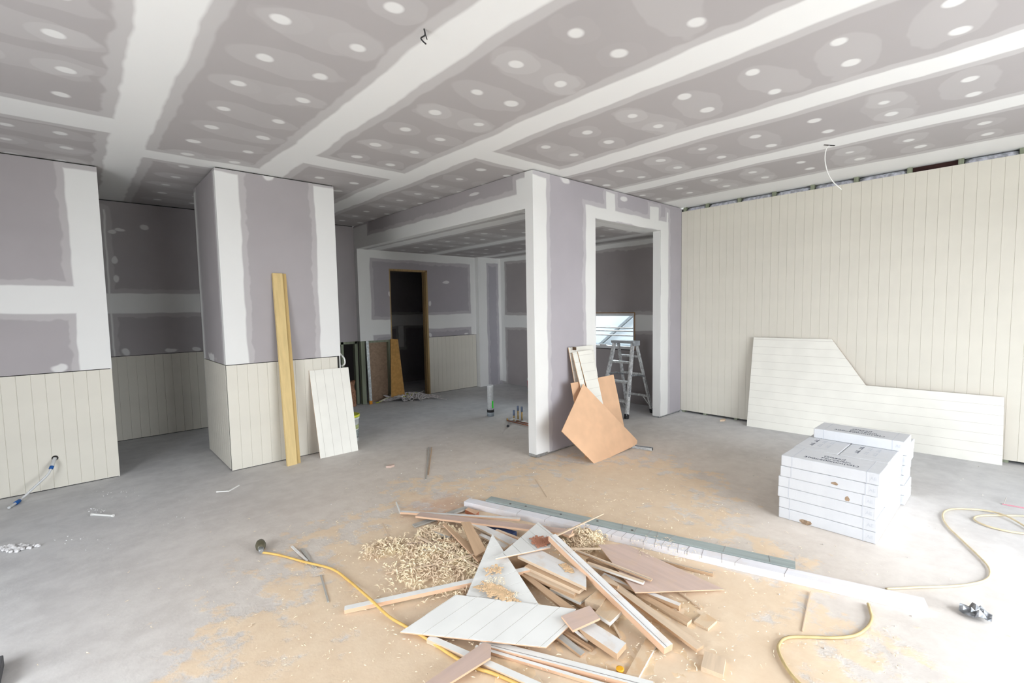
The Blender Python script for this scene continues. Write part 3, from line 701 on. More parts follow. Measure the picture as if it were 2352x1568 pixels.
# tangle of strapping
cen = flo(932, 916)
def tangle(n, col, name, label, seed, spread, thick, mat):
    random.seed(seed); b = nb()
    for i in range(n):
        a = random.uniform(0, 6.28); d = Vector((.72, -.69, 0)); e = Vector((.69, .72, 0)); c = cen + d*random.uniform(-spread, spread)*1.1 + e*random.gauss(0, spread*.25)
        p = []; L = random.uniform(.15, .5); ph = random.uniform(0, 6)
        for k in range(7):
            t = (k/6-.5)
            q = c + d*(t*L*2*math.cos(a*.3)) + e*(.14*math.sin(t*5+ph)+.06*random.uniform(-1, 1)); off = (q-cen); r2 = (off.dot(d)/.7)**2 + (off.dot(e)/.35)**2
            q.y = min(q.y, 7.80); p.append(q + Vector((0, 0, .010+.11*max(0, 1-r2)*(.15+.85*random.random()))))
        tube(b, smooth_path(p, 4), thick, 5)
    return obj(name, b, mat, label=label, cat='strapping', kind='stuff')
tangle(90, 0, 'strapping_tangle', 'tangle of grey plastic strapping heaped before the dark doorway', 3, .30, .0085, plain('grey_strap_plastic', (.70, .66, .66), .5, var=.25))
tangle(5, 0, 'strapping_tangle', 'lime green strapping strands within the tangled heap', 11, .28, .009, plain('lime_strap', (.55, .60, .05), .5))
for k, (x, y) in enumerate(((905, 918), (916, 922), (962, 912), (893, 920))):
    c = flo(x, y, .0); c.z = .10; b = nb(); pts = [c+Vector((.09*math.cos(t)*(1+.3*math.sin(k+2*t)), .06*math.sin(t), .02*math.sin(2*t+k))) for t in [2*math.pi*i/7 for i in range(7)]]
    prism(b, pts, Vector((0, 0, -.004))); obj('paper_scrap', b, plain('white_paper', (.70, .68, .68), .8), label='crumpled white paper scrap on the strapping heap', cat='scrap', group='paper scraps on the strapping heap')
# white cable loop on the column edge
p = [at(x, y, 0, xD+.03) for x, y in ((781, 812), (790, 822), (792, 834), (786, 840), (783, 839))]
b = nb(); tube(b, smooth_path(p, 6), .009, 8); obj('cable_stub', b, M_white, label='white cable loop poking out at the closet block edge', cat='cable')
# pipe stub through the left wainscot
Zl = lambda a, b_: (a/6.03, 1020+b_/6.03)
hc = at(*Zl(762, 190), 1, yA)
hose = thing('hose_stub', (hc.x, hc.y, 0), 'clear hose with blue tape hanging from a hole in the left wainscot', 'hose')
b = nb(); tube(b, [hc+Vector((0, .002, 0)), hc+Vector((0, -.003, 0))], .024, 18); obj('hole', b, M_dark, hose)
path = [hc+Vector((0, -.004, 0)), at(*Zl(735, 260), 1, yA-.06), at(*Zl(715, 315), 1, yA-.09), at(*Zl(660, 420), 1, yA-.12), at(*Zl(480, 590), 1, yA-.16), at(*Zl(310, 745), 1, yA-.19), flo(*Zl(255, 790), .02), flo(*Zl(120, 880), .012)]
sp = smooth_path(path, 6)
M_clear = plain('milky_hose_plastic', (.62, .63, .63), .3, .5, var=.06)
b = nb(); tube(b, sp, [.015]*12 + [.010]*(len(sp)-12), 10); obj('tube', b, M_clear, hose)
M_blue = plain('blue_tape', (.01, .09, .32), .5)
for i0, i1, r in ((11, 14, .0165), (35, 38, .016)):
    b = nb(); tube(b, sp[i0:i1+1], r, 10); obj('blue_tape', b, M_blue, hose)
# hanging ceiling cable and ceiling wire
hp = [at(1905, 333, 2, H)]; yh = hp[0].y; xh = hp[0].x
pts = [hp[0]]
dv = Vector((FW.x, FW.y, 0)).normalized()
for (x, y) in ((1897, 345), (1895, 370), (1902, 398), (1914, 418), (1933, 435)): pts.append(onp(x, y, hp[0], dv))
b = nb(); tube(b, smooth_path(pts, 6), .0045, 6); hg = obj('ceiling_cable', b, M_white, label='thin white cable hanging from the ceiling near the right wall', cat='cable', origin=None)
b = nb(); beam(b, hp[0]+Vector((-.05, .03, -.002)), hp[0]+Vector((.05, -.03, -.002)), .012, .004); obj('slot', b, M_dark, hg)
c = at(974, 66, 2, H); b = nb(); tube(b, smooth_path([c, c+Vector((.005, 0, -.03)), c+Vector((-.015, .01, -.05)), c+Vector((.01, 0, -.075))], 4), .004, 5); tube(b, [c+Vector((.005, 0, -.02)), c+Vector((.03, .02, -.035))], .003, 5)
obj('ceiling_wire', b, M_black, label='short twisted black wire poking through the ceiling', cat='wire', origin=None)

# ------------------------------------------------------------------ the heap of offcuts
random.seed(21)
M_dirtyw = timber('dusty_white_timber', (.80, .79, .77), .92, 0, dust=.25)
M_long = timber('white_primed_timber', (.80, .79, .82), .94, 0, dust=.12)
M_green = timber('green_treated_timber', (.40, .45, .43), .72, 0)
M_pink = timber('pinkish_ply', (.62, .47, .40), .88, 0, dust=.15)
M_tan = timber('tan_fibre_strip', (.60, .41, .26), .85, 0)
M_brownb = timber('brown_board', (.42, .27, .16), .8, 0)
M_peach = timber('peach_raw_edge', (.74, .49, .33), .88, 0)
M_greyt = timber('weathered_grey_timber', (.46, .44, .40), .8, 0)
M_dustyboard = timber('sawdust_covered_board', (.72, .56, .39), .9, 0, dust=.9)
def frame_obj(name, bm, mats, d, o0, label, cat, group=None, parent=None):
    """mesh whose local x follows direction d, so that grain runs along it"""
    d = d.normalized(); z = Vector((0, 0, 1)); y = z.cross(d).normalized(); z2 = d.cross(y)
    R = Matrix((d, y, z2)).transposed(); M4 = R.to_4x4(); M4.translation = o0
    bmesh.ops.transform(bm, matrix=M4.inverted(), verts=bm.verts)
    bm.normal_update(); bmesh.ops.recalc_face_normals(bm, faces=bm.faces)
    me = bpy.data.meshes.new(name); bm.to_mesh(me); bm.free()
    for m in mats: me.materials.append(m)
    o = bpy.data.objects.new(name, me); COL.objects.link(o); o.matrix_world = M4; tag(o, label, cat, group); return o
def slab(name, px, z, t, mats, label, cat='offcut', zs=None, group=None):
    """flat piece: px = outline of its top face, z = height of the top (zs = heights at the first three corners)"""
    if zs:
        a = [flo(x, y, h) for (x, y), h in zip(px[:3], zs)]; n = (a[1]-a[0]).cross(a[2]-a[0]).normalized()
        if n.z < 0: n = -n
        pts = [onp(x, y, a[0], n) for x, y in px]
    else: n = Vector((0, 0, 1)); pts = [flo(x, y, z) for x, y in px]
    b = nb(); prism(b, pts, -n*t, 0, 1)
    e = max(((pts[(i+1) % len(pts)]-pts[i]) for i in range(len(pts))), key=lambda v: v.length)
    if len(mats) == 1: mats = [mats[0], mats[0]]
    return frame_obj(name, b, mats, e, pts[0], label, cat, group)
def stick(name, p1, p2, w_, t, z1, z2, mats, label, cat='offcut', group=None, groove=False):
    """bar whose top centre line runs between two pixels at heights z1, z2"""
    a, c = flo(*p1, z1), flo(*p2, z2); d = (c-a).normalized(); sd = d.cross(Vector((0, 0, 1))).normalized(); n = sd.cross(d)
    b = nb(); beam(b, a-n*t/2, c-n*t/2, w_, t)
    if len(mats) > 1:
        for f in b.faces:
            f.normal_update()
            f.material_index = 0 if abs(f.normal.dot(n)) > .7 else 1
    o = frame_obj(name, b, mats, c-a, a, label, cat, group)
    if groove:
        b = nb(); k = w_*.22; beam(b, a+sd*k+n*.0004, c+sd*k+n*.0004, .003, .0008)
        g = frame_obj('groove_line', b, [plain('groove_shadow', (.30, .28, .27), .9)], c-a, a, None, None); g.parent = o; g.matrix_parent_inverse = Matrix(); g.matrix_local = Matrix()
    return o
# long primed beam and the green stud behind it
P1, P2 = flo(1066, 1164), flo(2131, 1412); d = (P2-P1).normalized(); sd = Vector((-d.y, d.x, 0)); sd = sd if sd.dot(Vector((1, 1, 0))) > 0 else -sd
b = nb(); beam(b, P1+sd*.042+Vector((0, 0, .024)), P2+sd*.042+Vector((0, 0, .024)), .084, .046)
lb = frame_obj('primed_timber', b, [M_long], d, P1, 'long white primed beam with saw cuts lying across the heap', 'beam')
def cuts(parent, spots, P0, d, sd, wd, z, front=True):
    b = nb()
    for t, sk, full in spots:
        c = P0 + d*t; beam(b, c+Vector((0, 0, z+.0004))+sd*(wd*(1-full)), c+d*sk+sd*wd+Vector((0, 0, z+.0004)), .0022, .001)
        if front and full > .9: beam(b, c-sd*.0006+Vector((0, 0, z)), c-sd*.0006+Vector((0, 0, z-.018)), .003, .001, sd)
    o = frame_obj('saw_cuts', b, [plain('saw_cut_shadow', (.36, .33, .32), .9)], d, P0, None, None); o.parent = parent; o.matrix_parent_inverse = Matrix(); o.matrix_local = Matrix()
L = (P2-P1).length
cuts(lb, [(L*f, random.uniform(-.01, .03), 1) for f in (.17, .25, .335, .36, .385, .41, .425, .45, .47, .50, .525, .54, .555, .575, .59, .595, .625, .665, .69, .78)], P1, d, sd, .084, .047)
Q1, Q2 = P1+d*.15+sd*.10, flo(1826, 1309)
Q2 = P1+sd*.094 + d*((Q2-P1).dot(d))
b = nb(); beam(b, Q1+sd*.045+Vector((0, 0, .026)), Q2+sd*.045+Vector((0, 0, .026)), .09, .05)
gb = frame_obj('treated_stud', b, [M_green], d, Q1, 'grey-green treated timber stud lying behind the primed beam', 'stud')
L2 = (Q2-Q1).length
cuts(gb, [(L2*f, random.uniform(-.02, .05), 1) for f in (.05, .07, .52, .56, .60, .63, .66, .82, .94)], Q1, d, sd, .09, .052, False)
b = nb()
for f, s_ in ((.10, .3), (.16, .5), (.30, .4), (.43, .6), (.55, .3)):
    c = Q1+d*(L2*f)+sd*(.09*s_)+Vector((0, 0, .0515)); lathe(b, c, [(.010, 0), (.009, .0006)], 10)
o = frame_obj('knots', b, [plain('dark_knot', (.10, .09, .08), .8)], d, Q1, None, None); o.parent = gb; o.matrix_parent_inverse = Matrix(); o.matrix_local = Matrix()

WM = [M_white, M_mdfe]
def gslab(px, zs, t, gpx, label, sp=.1, phase=0.0):
    a = [flo(x, y, h) for (x, y), h in zip(px[:3], zs)]; n = (a[1]-a[0]).cross(a[2]-a[0]).normalized()
    if n.z < 0: n = -n
    pts = [onp(x, y, a[0], n) for x, y in px]; g = onp(*gpx[1], a[0], n)-onp(*gpx[0], a[0], n)
    return grooved('grooved_offcut', pts, n, t, g, label, 'offcut', sp=sp, phase=phase, face=M_white, edge=M_peach)
gslab([(919, 1450), (1254, 1485), (1047, 1365), (1323, 1398), (1306, 1437)][0:1]+[(1254, 1485), (1306, 1437), (1323, 1398), (1047, 1365)], (.03, .055, .07), .008, ((977, 1453), (1094, 1373)), 'big white grooved parallelogram offcut on top of the heap', phase=0.0)
gslab([(1131, 1226), (1071, 1367), (1238.6, 1389)], (.115, .055, .065), .008, ((1090, 1340), (1184, 1307)), 'tall white grooved triangle offcut dusted with sawdust', phase=.04)
gslab([(1236, 1199), (1138.6, 1282), (1264, 1256.5), (1270, 1226)], (.10, .125, .115), .008, ((1219, 1216), (1236, 1230)), 'white grooved wedge offcut with a red dust patch', phase=.02)
slab('fibre_sheet', [(1374, 1250), (1459, 1360), (1664, 1353), (1437, 1249)], .05, .006, [M_pink, M_peach], 'large pinkish fibreboard offcut with pointed ends', zs=(.075, .06, .012))
slab('fibre_board', [(1289, 1414), (1316, 1447), (1378.6, 1418.6), (1354, 1390)], .095, .012, [M_pink, M_peach], 'small pinkish board lying on the white parallelogram', zs=(.092, .085, .09))
slab('fibre_board', [(1111, 1474), (1128, 1480), (1127, 1509), (1010, 1582), (962, 1578)], .05, .010, [M_pink, M_peach], 'pinkish pointed board crossing the yellow cord')
slab('stud_offcut', [(1331, 1443), (1417, 1501), (1438, 1476), (1364, 1430)], .045, .03, [M_dirtyw, M_tan], 'chunky white-faced stud end beside the small pink board')
slab('dusty_block', [(1366, 1406), (1401, 1429), (1430, 1401), (1397, 1369)], .055, .02, [M_dustyboard, M_white], 'sawdust-covered white block under the long white strip')
slab('dusty_block', [(1343, 1378), (1379, 1391), (1396, 1369), (1374, 1352)], .06, .03, [M_dustyboard, M_bare], 'smaller sawdust-covered block behind the white-edged one')
slab('dusty_board', [(1189, 1276), (1347, 1349), (1346, 1317), (1243, 1263)], .10, .018, [M_dirtyw, M_bare], 'wide dusty white plank in the middle of the heap')
slab('tan_plank', [(1205, 1300), (1330, 1357), (1345, 1345), (1225, 1288)], .08, .018, [M_tan, M_bare], 'tan plank tucked under the wide dusty white plank')
slab('pale_plank', [(1195, 1312), (1318, 1366), (1328, 1352), (1215, 1300)], .062, .018, [M_bare, M_tan], 'pale bare plank below the tan plank')
slab('white_edged_board', [(1262, 1351), (1332, 1383), (1376, 1351), (1345, 1327)], .045, .016, [M_dustyboard, M_white], 'white-edged board covered in sawdust under the planks')
slab('brown_plank', [(1190, 1314), (1203, 1312), (1322, 1397), (1296, 1400)], .055, .012, [M_tan, M_brownb], 'long brown plank running under the white triangle')
slab('brown_plank', [(1196, 1300), (1350, 1402), (1364, 1394), (1210, 1296)], .03, .016, [M_brownb], 'dark brown strip at the bottom of the heap')
slab('small_square', [(1594, 1426), (1626, 1443), (1647, 1424), (1617, 1406)], .014, .014, [M_dustyboard, M_bare], 'small sawdust-covered square offcut beyond the pink strip')
slab('pale_block', [(1610, 1530), (1661, 1549), (1667, 1511), (1618.6, 1494)], .022, .022, [M_bare, M_bare], 'pale pine block alone on swept concrete')
slab('short_plank', [(1434, 1554), (1463, 1562), (1510, 1476), (1487, 1460)], .014, .014, [M_dustyboard, M_white], 'short sawdust-coloured plank flat on the slab')
slab('brown_plank', [(1059, 1199), (1092, 1277), (1117, 1263), (1080, 1197)], .09, .010, [M_tan, M_brownb], 'steep brown board behind the white triangle', zs=(.115, .075, .085))
slab('brown_plank', [(1017, 1203), (1022, 1199), (1112, 1278), (1098, 1288)], .07, .010, [M_tan, M_peach], 'slanting tan board with a peach edge over the shavings', zs=(.08, .08, .05))
slab('tan_plank', [(1003, 1242), (1006, 1238), (1070, 1239), (1078, 1249)], .045, .015, [M_tan, M_bare], 'short tan board lying on the shavings')
slab('white_stub', [(971, 1262), (972, 1250), (1012, 1250), (1014, 1261)], .03, .012, [M_dirtyw, M_white], 'short white stub board on the shavings')
slab('dusty_board', [(1083, 1203), (1096, 1199), (1190, 1240), (1172, 1250)], .055, .014, [M_dirtyw, M_bare], 'pale dusty plank beside the navy case')
slab('dusty_board', [(1100, 1228), (1106, 1224), (1170, 1250), (1158, 1258)], .04, .012, [M_dirtyw, M_bare], 'narrow dusty plank under the pale one')
slab('timber_block', [(993, 1218), (1034, 1232), (1038, 1221), (1010, 1211)], .045, .045, [M_dustyboard, M_greyt], 'grey sawn timber block half buried in shavings')
slab('red_block', [(1068, 1170), (1092, 1181), (1100, 1174), (1076, 1165)], .03, .03, [M_peach, plain('red_brown_wood', (.40, .15, .08), .8)], 'short reddish block in front of the primed beam')
b = nb(); c = flo(1150, 1219, .02); beam(b, flo(1117, 1212, .022), flo(1182, 1230, .022), .07, .04); nav = obj('tool_case', b, plain('navy_plastic', (.03, .06, .16), .45, .5), label='dark navy plastic case buried under the boards', cat='case', bevel=.006)
# long strips
stick('white_strip', (1268, 1228), (1536, 1483), .055, .035, .17, .045, [M_dirtyw, M_peach], 'long white strip slanting down over the heap', groove=True)
stick('pale_strip', (1384, 1322), (1608, 1486), .05, .016, .05, .03, [M_bare, M_tan], 'long pale pink strip parallel to the slanting white one')
stick('pale_strip', (1466, 1362), (1584, 1426), .045, .020, .022, .02, [M_tan, M_bare], 'tan strip sticking out from under the pinkish sheet')
stick('white_strip', (1480, 1356), (1562, 1388), .03, .03, .032, .03, [M_dirtyw, M_tan], 'short white strip sticking out from under the pinkish sheet')
stick('white_strip', (1323, 1263), (1497, 1330), .022, .010, .10, .075, [M_bare, M_tan], 'thin grooved strip lying across the pinkish sheet', groove=True)
stick('white_strip', (1349, 1291), (1479, 1336), .024, .012, .095, .075, [M_bare, M_white], 'thin pale strip below the grooved one on the pinkish sheet')
stick('pale_strip', (1507, 1282), (1638, 1315), .025, .018, .02, .02, [M_bare, M_tan], 'flat pale strip between the pinkish sheet and the beam', groove=True)
stick('white_strip', (791, 1396), (1226, 1302), .04, .022, .024, .075, [M_white, M_peach], 'long white strip passing under the white triangle')
stick('white_strip', (985, 1462), (1240, 1574), .035, .022, .024, .024, [M_white, M_bare], 'white strip running beside the yellow cord')
stick('white_strip', (1105, 1472), (1500, 1573), .045, .022, .026, .024, [M_white, M_peach], 'white grooved lath under the parallelogram', groove=True)
stick('white_strip', (1092, 1483), (1425, 1582), .018, .014, .018, .016, [M_white, M_peach], 'thin white lath alongside the grooved lath')
stick('pink_strip', (921, 1174), (1194, 1190), .03, .016, .03, .075, [M_dirtyw, M_peach], 'white topped strip pointing past the beam end')
stick('pink_strip', (960, 1180), (1314, 1221), .075, .014, .05, .09, [M_pink, M_peach], 'wide pinkish board at the back of the heap')
stick('grey_strip', (950, 1206), (1072, 1164), .05, .012, .014, .03, [M_greyt, M_greyt], 'grey lath under the wide pinkish board')
stick('pale_strip', (1300, 1228), (1312, 1222), .05, .014, .09, .085, [M_bare, M_peach], 'stub end poking out behind the white wedge')
stick('pale_strip', (1140, 1215), (1195, 1236), .018, .014, .06, .055, [M_bare, M_peach], 'pale batten over the navy case')
stick('grey_strip', (1283, 1457), (1339, 1501), .035, .014, .03, .012, [M_greyt, M_tan], 'greyish lath poking out from the parallelogram corner')
stick('grey_strip', (1297, 1449), (1361, 1489), .02, .014, .035, .014, [M_brownb, M_tan], 'brown lath poking out from the parallelogram corner')
stick('pale_strip', (1240, 1268), (1420, 1345), .02, .018, .085, .06, [M_bare, M_tan], 'pale batten running under the slanting white strip')
stick('white_strip', (1385, 1318), (1470, 1352), .035, .02, .05, .04, [M_dirtyw, M_bare], 'white batten half hidden beside the pinkish sheet')
stick('brown_strip', (1350, 1282), (1465, 1350), .03, .016, .06, .045, [M_brownb, M_tan], 'brown batten under the thin strips')
GRP = 'thin timber slivers round the heap'
SLIV = ['pale batten lying diagonally over the shavings heap', 'long curved sliver, lower half, beside the shavings heap', 'long curved sliver, upper half, touching the white triangle', 'flat pale lath along the foot of the shavings heap', 'short white sliver nearest the long white strip', 'sliver crossing the curved one at the heap foot', 'pale lath under the curved sliver by the shavings', 'tiny sliver between the long white strip and shavings', 'thin sliver lying past the thin shavings patch', 'short white upright sliver at the pinkish strip end', 'pinkish sliver touching the short tan board', 'white sliver beside the yellow lead', 'grey sliver crossed by the yellow lead', 'grey sliver lying apart in the dust by the yellow lead', 'long sliver sticking up over the primed beam', 'pale sliver against the pointed pinkish sheet', 'sliver standing from the white-edged dusty block', 'white sliver beside the chunky stud end', 'pale sliver pointing out from the pinkish sheet corner', 'thin rod between the primed beam and the snaking cord', 'grey sliver on the slab before the closet block', 'tan sliver alongside the grey one on the slab', 'fine sliver on the slab behind the primed beam', 'white sliver on the slab by the closet block corner', 'white sliver joined at an angle before the closet block', 'dark sliver leaning by the grey timber block', 'pale sliver lying on top of the grey timber block', 'tiny pale chip beside the white-edged dusty block']
for k, (p1, p2, wd, z1, z2, mt) in enumerate((
    ((960, 1231), (1102, 1302), .014, .05, .05, M_bare), ((886, 1314), (1000, 1294), .009, .012, .05, M_bare), ((1000, 1294), (1113, 1265), .009, .05, .06, M_bare),
    ((929, 1292), (1089, 1304), .018, .03, .04, M_bare), ((937, 1317), (1029, 1317), .008, .012, .02, M_bare), ((943, 1327), (1003, 1298), .008, .01, .045, M_bare),
    ((994, 1306), (1063, 1324), .016, .03, .03, M_bare), ((967, 1380), (996, 1365), .008, .008, .01, M_bare), ((879, 1200), (913, 1274), .010, .006, .006, M_bare),
    ((910, 1152), (920, 1178), .010, .010, .02, M_white), ((936, 1247), (1003, 1243), .014, .03, .04, M_pink), ((670, 1253), (705, 1286), .014, .012, .012, M_dirtyw),
    ((693, 1259), (725, 1303), .016, .010, .010, M_greyt), ((737, 1320), (754, 1381), .010, .006, .006, M_greyt), ((1277, 1229), (1386, 1178), .010, .13, .10, M_bare),
    ((1309, 1258), (1380, 1258), .012, .10, .08, M_bare), ((1406, 1428), (1426, 1464), .012, .02, .01, M_bare), ((1321, 1446), (1351, 1471), .012, .04, .012, M_white),
    ((1562, 1359), (1611, 1396), .010, .012, .010, M_bare), ((1862, 1357), (1843, 1448), .006, .010, .006, M_bare), ((985, 1026), (978, 1100), .010, .008, .006, M_greyt),
    ((992, 1026), (984, 1090), .008, .008, .006, M_tan), ((1230, 1100), (1257, 1141), .006, .004, .004, M_bare), ((497, 1128), (524, 1126), .012, .008, .008, M_white), ((524, 1127), (549, 1113), .012, .008, .008, M_white),
    ((975, 1235), (1010, 1195), .008, .02, .04, M_brownb), ((990, 1215), (1030, 1206), .010, .052, .056, M_bare), ((1413, 1424), (1419, 1420), .010, .02, .02, M_bare))):
    stick('timber_sliver', p1, p2, wd, min(.008, wd), z1, z2, [mt], SLIV[k], 'sliver', GRP)
# white plastic rod on the left slab
b = nb(); tube(b, [flo(210, 1181, .01), flo(216, 1181, .01), flo(256, 1184, .01), flo(261, 1184, .01)], [.014, .009, .008, .012], 8)
obj('plastic_rod', b, M_white, label='white plastic rod lying alone on the concrete', cat='rod')
for k, (x, y, lab) in enumerate(((897, 1072, 'pinkish wood chip on the slab before the closet block'), (1660, 966, 'small pale wood wedge at the foot of the right wall'))):
    c = flo(x, y); b = nb(); pts = [c+Vector((.05*math.cos(t)*(1.4 if k else 1), .03*math.sin(t), .02)) for t in (.3, 1.6, 2.9, 4.4, 5.5)]; prism(b, pts, Vector((0, 0, -.0195)))
    obj('wood_chip', b, M_pink if not k else M_bare, label=lab, cat='chip')
b = nb(); c = flo(1424, 1547); lathe(b, c, [(.014, 0), (.014, .018), (.018, .019), (.018, .026), (.012, .027)], 14); obj('orange_cap', b, plain('orange_cap_plastic', (.85, .42, .02), .4, .5), label='small orange plastic cap in the sawdust', cat='cap')
# dark block at the edge of the slab
b = nb(); c = flo(0, 1562); box(b, c.x-.25, c.x+.005, c.y-.1, c.y+.12, 0, .055); obj('grey_block', b, plain('dark_grey_block', (.10, .10, .105), .8), label='dark grey block on the slab facing the left wall', cat='block', bevel=.004)
# crumpled foil
random.seed(5); b = nb(); c = flo(2240, 1415); R_ = 9; vv = []
ax1 = (flo(2280, 1425)-flo(2205, 1400)); ax1.z = 0; ln = ax1.length/2; ax1.normalize(); ax2 = Vector((-ax1.y, ax1.x, 0))
for i in range(R_):
    row = []
    for j in range(6):
        u, v = i/(R_-1)*2-1, j/5*2-1
        row.append(b.verts.new(c + ax1*(u*ln) + ax2*(v*.07*(1-.5*abs(u))) + Vector((0, 0, .012+.05*abs(mnoise.noise((u*2.1, v*2.3, 3.1)))*(1.2-abs(u))+.03*random.random()*(1-abs(v)*.6)))))
    vv.append(row)
for i in range(R_-1):
    for j in range(5): b.faces.new((vv[i][j], vv[i+1][j], vv[i+1][j+1], vv[i][j+1]))
r = bmesh.ops.solidify(b, geom=b.faces[:], thickness=.003)
obj('foil_scrap', b, plain('crumpled_foil', (.50, .52, .55), .35, .5, .6, var=.5, scale=30), label='crumpled silver foil scrap on the slab right of the beam', cat='scrap')
# pink tape
p = [flo(x, y, .004) for x, y in ((2302, 1157), (2330, 1162), (2380, 1171))]
b = nb(); 
for a, c in zip(p, p[1:]): beam(b, a, c, .018, .003)
pk = obj('pink_tape', b, plain('pink_plastic_tape', (.75, .30, .38), .5), label='strip of pink tape on the slab by the coiled cord', cat='tape')
b = nb(); tube(b, smooth_path([flo(2306, 1157, .006), flo(2309, 1148, .03), flo(2312, 1141, .05)], 4), .003, 5); obj('thread', b, M_greyt, pk)

# ------------------------------------------------------------------ cords
M_yel = plain('yellow_cord', (.70, .45, .13), .5, .4, var=.08); M_tanc = plain('pale_yellow_cord', (.60, .50, .33), .5, .4, var=.08)
yc = [(601, 1268), (640, 1274), (700, 1290), (762, 1306), (800, 1332), (850, 1375), (893, 1415), (932, 1438), (975, 1463), (1040, 1506), (1090, 1532), (1130, 1545), (1180, 1566), (1230, 1590)]
zz_ = [.012, .009, .014, .016, .009, .035, .022, .012, .010, .012, .012, .012, .010, .01]
lamp = thing('lead_lamp', flo(598, 1264), 'yellow lead with a dark bulb holder lying on the sawdust', 'lamp')
b = nb(); tube(b, smooth_path([flo(x, y, z) for (x, y), z in zip(yc, zz_)], 7), .0075, 8); obj('yellow_lead', b, M_yel, lamp)
a = flo(600, 1267, .022); c = flo(598, 1246, .035)
b = nb(); dd = (c-a); tube(b, [a, a+dd*.3], [.014, .019], 12); obj('metal_collar', b, M_steel, lamp)
b = nb(); tube(b, [a+dd*.3, a+dd*.5, a+dd*.75, a+dd*1.0, a+dd*1.1], [.019, .030, .034, .028, .012], 14); obj('bulb_holder', b, plain('dark_olive_holder', (.10, .09, .055), .4, .5), lamp)
rc = [(1860, 1592), (1815, 1545), (1790, 1500), (1790, 1478), (1808, 1464), (1850, 1462), (1920, 1464), (1965, 1458), (1992, 1440), (2002, 1420), (1998, 1400), (1994, 1386)]
b = nb(); tube(b, smooth_path([flo(x, y, .010) for x, y in rc], 7), .0075, 8)
obj('power_cord', b, plain('olive_yellow_cord', (.52, .40, .20), .5, .4), label='yellow cord snaking from under the beam over sawdust', cat='cord')
rc = [(2035, 1352), (2090, 1349), (2180, 1346), (2235, 1340), (2266, 1330), (2274, 1316), (2268, 1298), (2243, 1272), (2205, 1236), (2178, 1210), (2166, 1190), (2168, 1176), (2185, 1169), (2215, 1168), (2270, 1173), (2310, 1184), (2352, 1207), (2400, 1240), (2440, 1250), (2430, 1226), (2380, 1226), (2330, 1222), (2275, 1210), (2240, 1195), (2242, 1186), (2270, 1183), (2330, 1184), (2400, 1186)]
zc = [.010]*14 + [.016, .022, .016] + [.010]*11
b = nb(); tube(b, smooth_path([flo(x, y, z) for (x, y), z in zip(rc, zc)], 7), .0065, 8)
obj('power_cord', b, M_tanc, label='pale yellow cord looped on the slab beside the tile cartons', cat='cord')

# ------------------------------------------------------------------ sawdust, shavings and crumbs
def dustmask(x, y):
    dx, dy = (x-2.05)/1.35, (y-1.75)/1.35
    return max(0, 1-(dx*dx+dy*dy-dx*dy*.5)**.5)
b = nb(); NX, NY = 170, 170; X0, X1, Y0, Y1 = .75, 3.5, .35, 3.5
grid = []
for i in range(NX+1):
    row = []
    for j in range(NY+1):
        x, y = X0+(X1-X0)*i/NX, Y0+(Y1-Y0)*j/NY; m = dustmask(x, y)
        hgt = (mnoise.fractal((x*3.1, y*3.1, .3), 1.0, 2.1, 4) * .5 + .1) * .016 + (mnoise.fractal((x*16, y*16, 2.3), .9, 2.0, 3))*.0045
        z = hgt*min(1, m*2.2) + .012*max(0, m-.35) - .006
        row.append(b.verts.new((x, y, z)))
    grid.append(row)
for i in range(NX):
    for j in range(NY):
        q = (grid[i][j], grid[i+1][j], grid[i+1][j+1], grid[i][j+1])
        if max(v.co.z for v in q) > 0: f = b.faces.new(q); f.smooth = True
bmesh.ops.delete(b, geom=[v for v in b.verts if not v.link_faces], context='VERTS')
obj('sawdust', b, plain('loose_sawdust', (.78, .59, .39), .95, .1, var=.12, scale=9, bump=.4), label='drifts of fine sawdust under and around the heap', cat='sawdust', kind='stuff', origin=None)
def shaving(b, c, L_, wd, ang, tilt, curl):
    d = Vector((math.cos(ang), math.sin(ang), 0)); sd = Vector((-d.y, d.x, 0)); nn = 4; prev = None
    for k in range(nn+1):
        t = k/nn; p = c + d*(L_*(t-.5)) + sd*(curl*L_*math.sin(t*3.1)) + Vector((0, 0, abs(tilt)*L_*math.sin(t*2.6+.2)))
        w_ = sd*wd*.5 + Vector((0, 0, wd*.35*math.sin(t*5+ang)))
        v = (b.verts.new(p-w_), b.verts.new(p+w_))
        if prev: b.faces.new((prev[0], prev[1], v[1], v[0]))
        prev = v
M_shav = plain('wood_shavings', (.93, .72, .51), .8, .2, var=.2, scale=7, bump=0)
M_shavp = plain('pale_wood_shavings', (.90, .74, .56), .8, .2, var=.2, scale=3, bump=0)
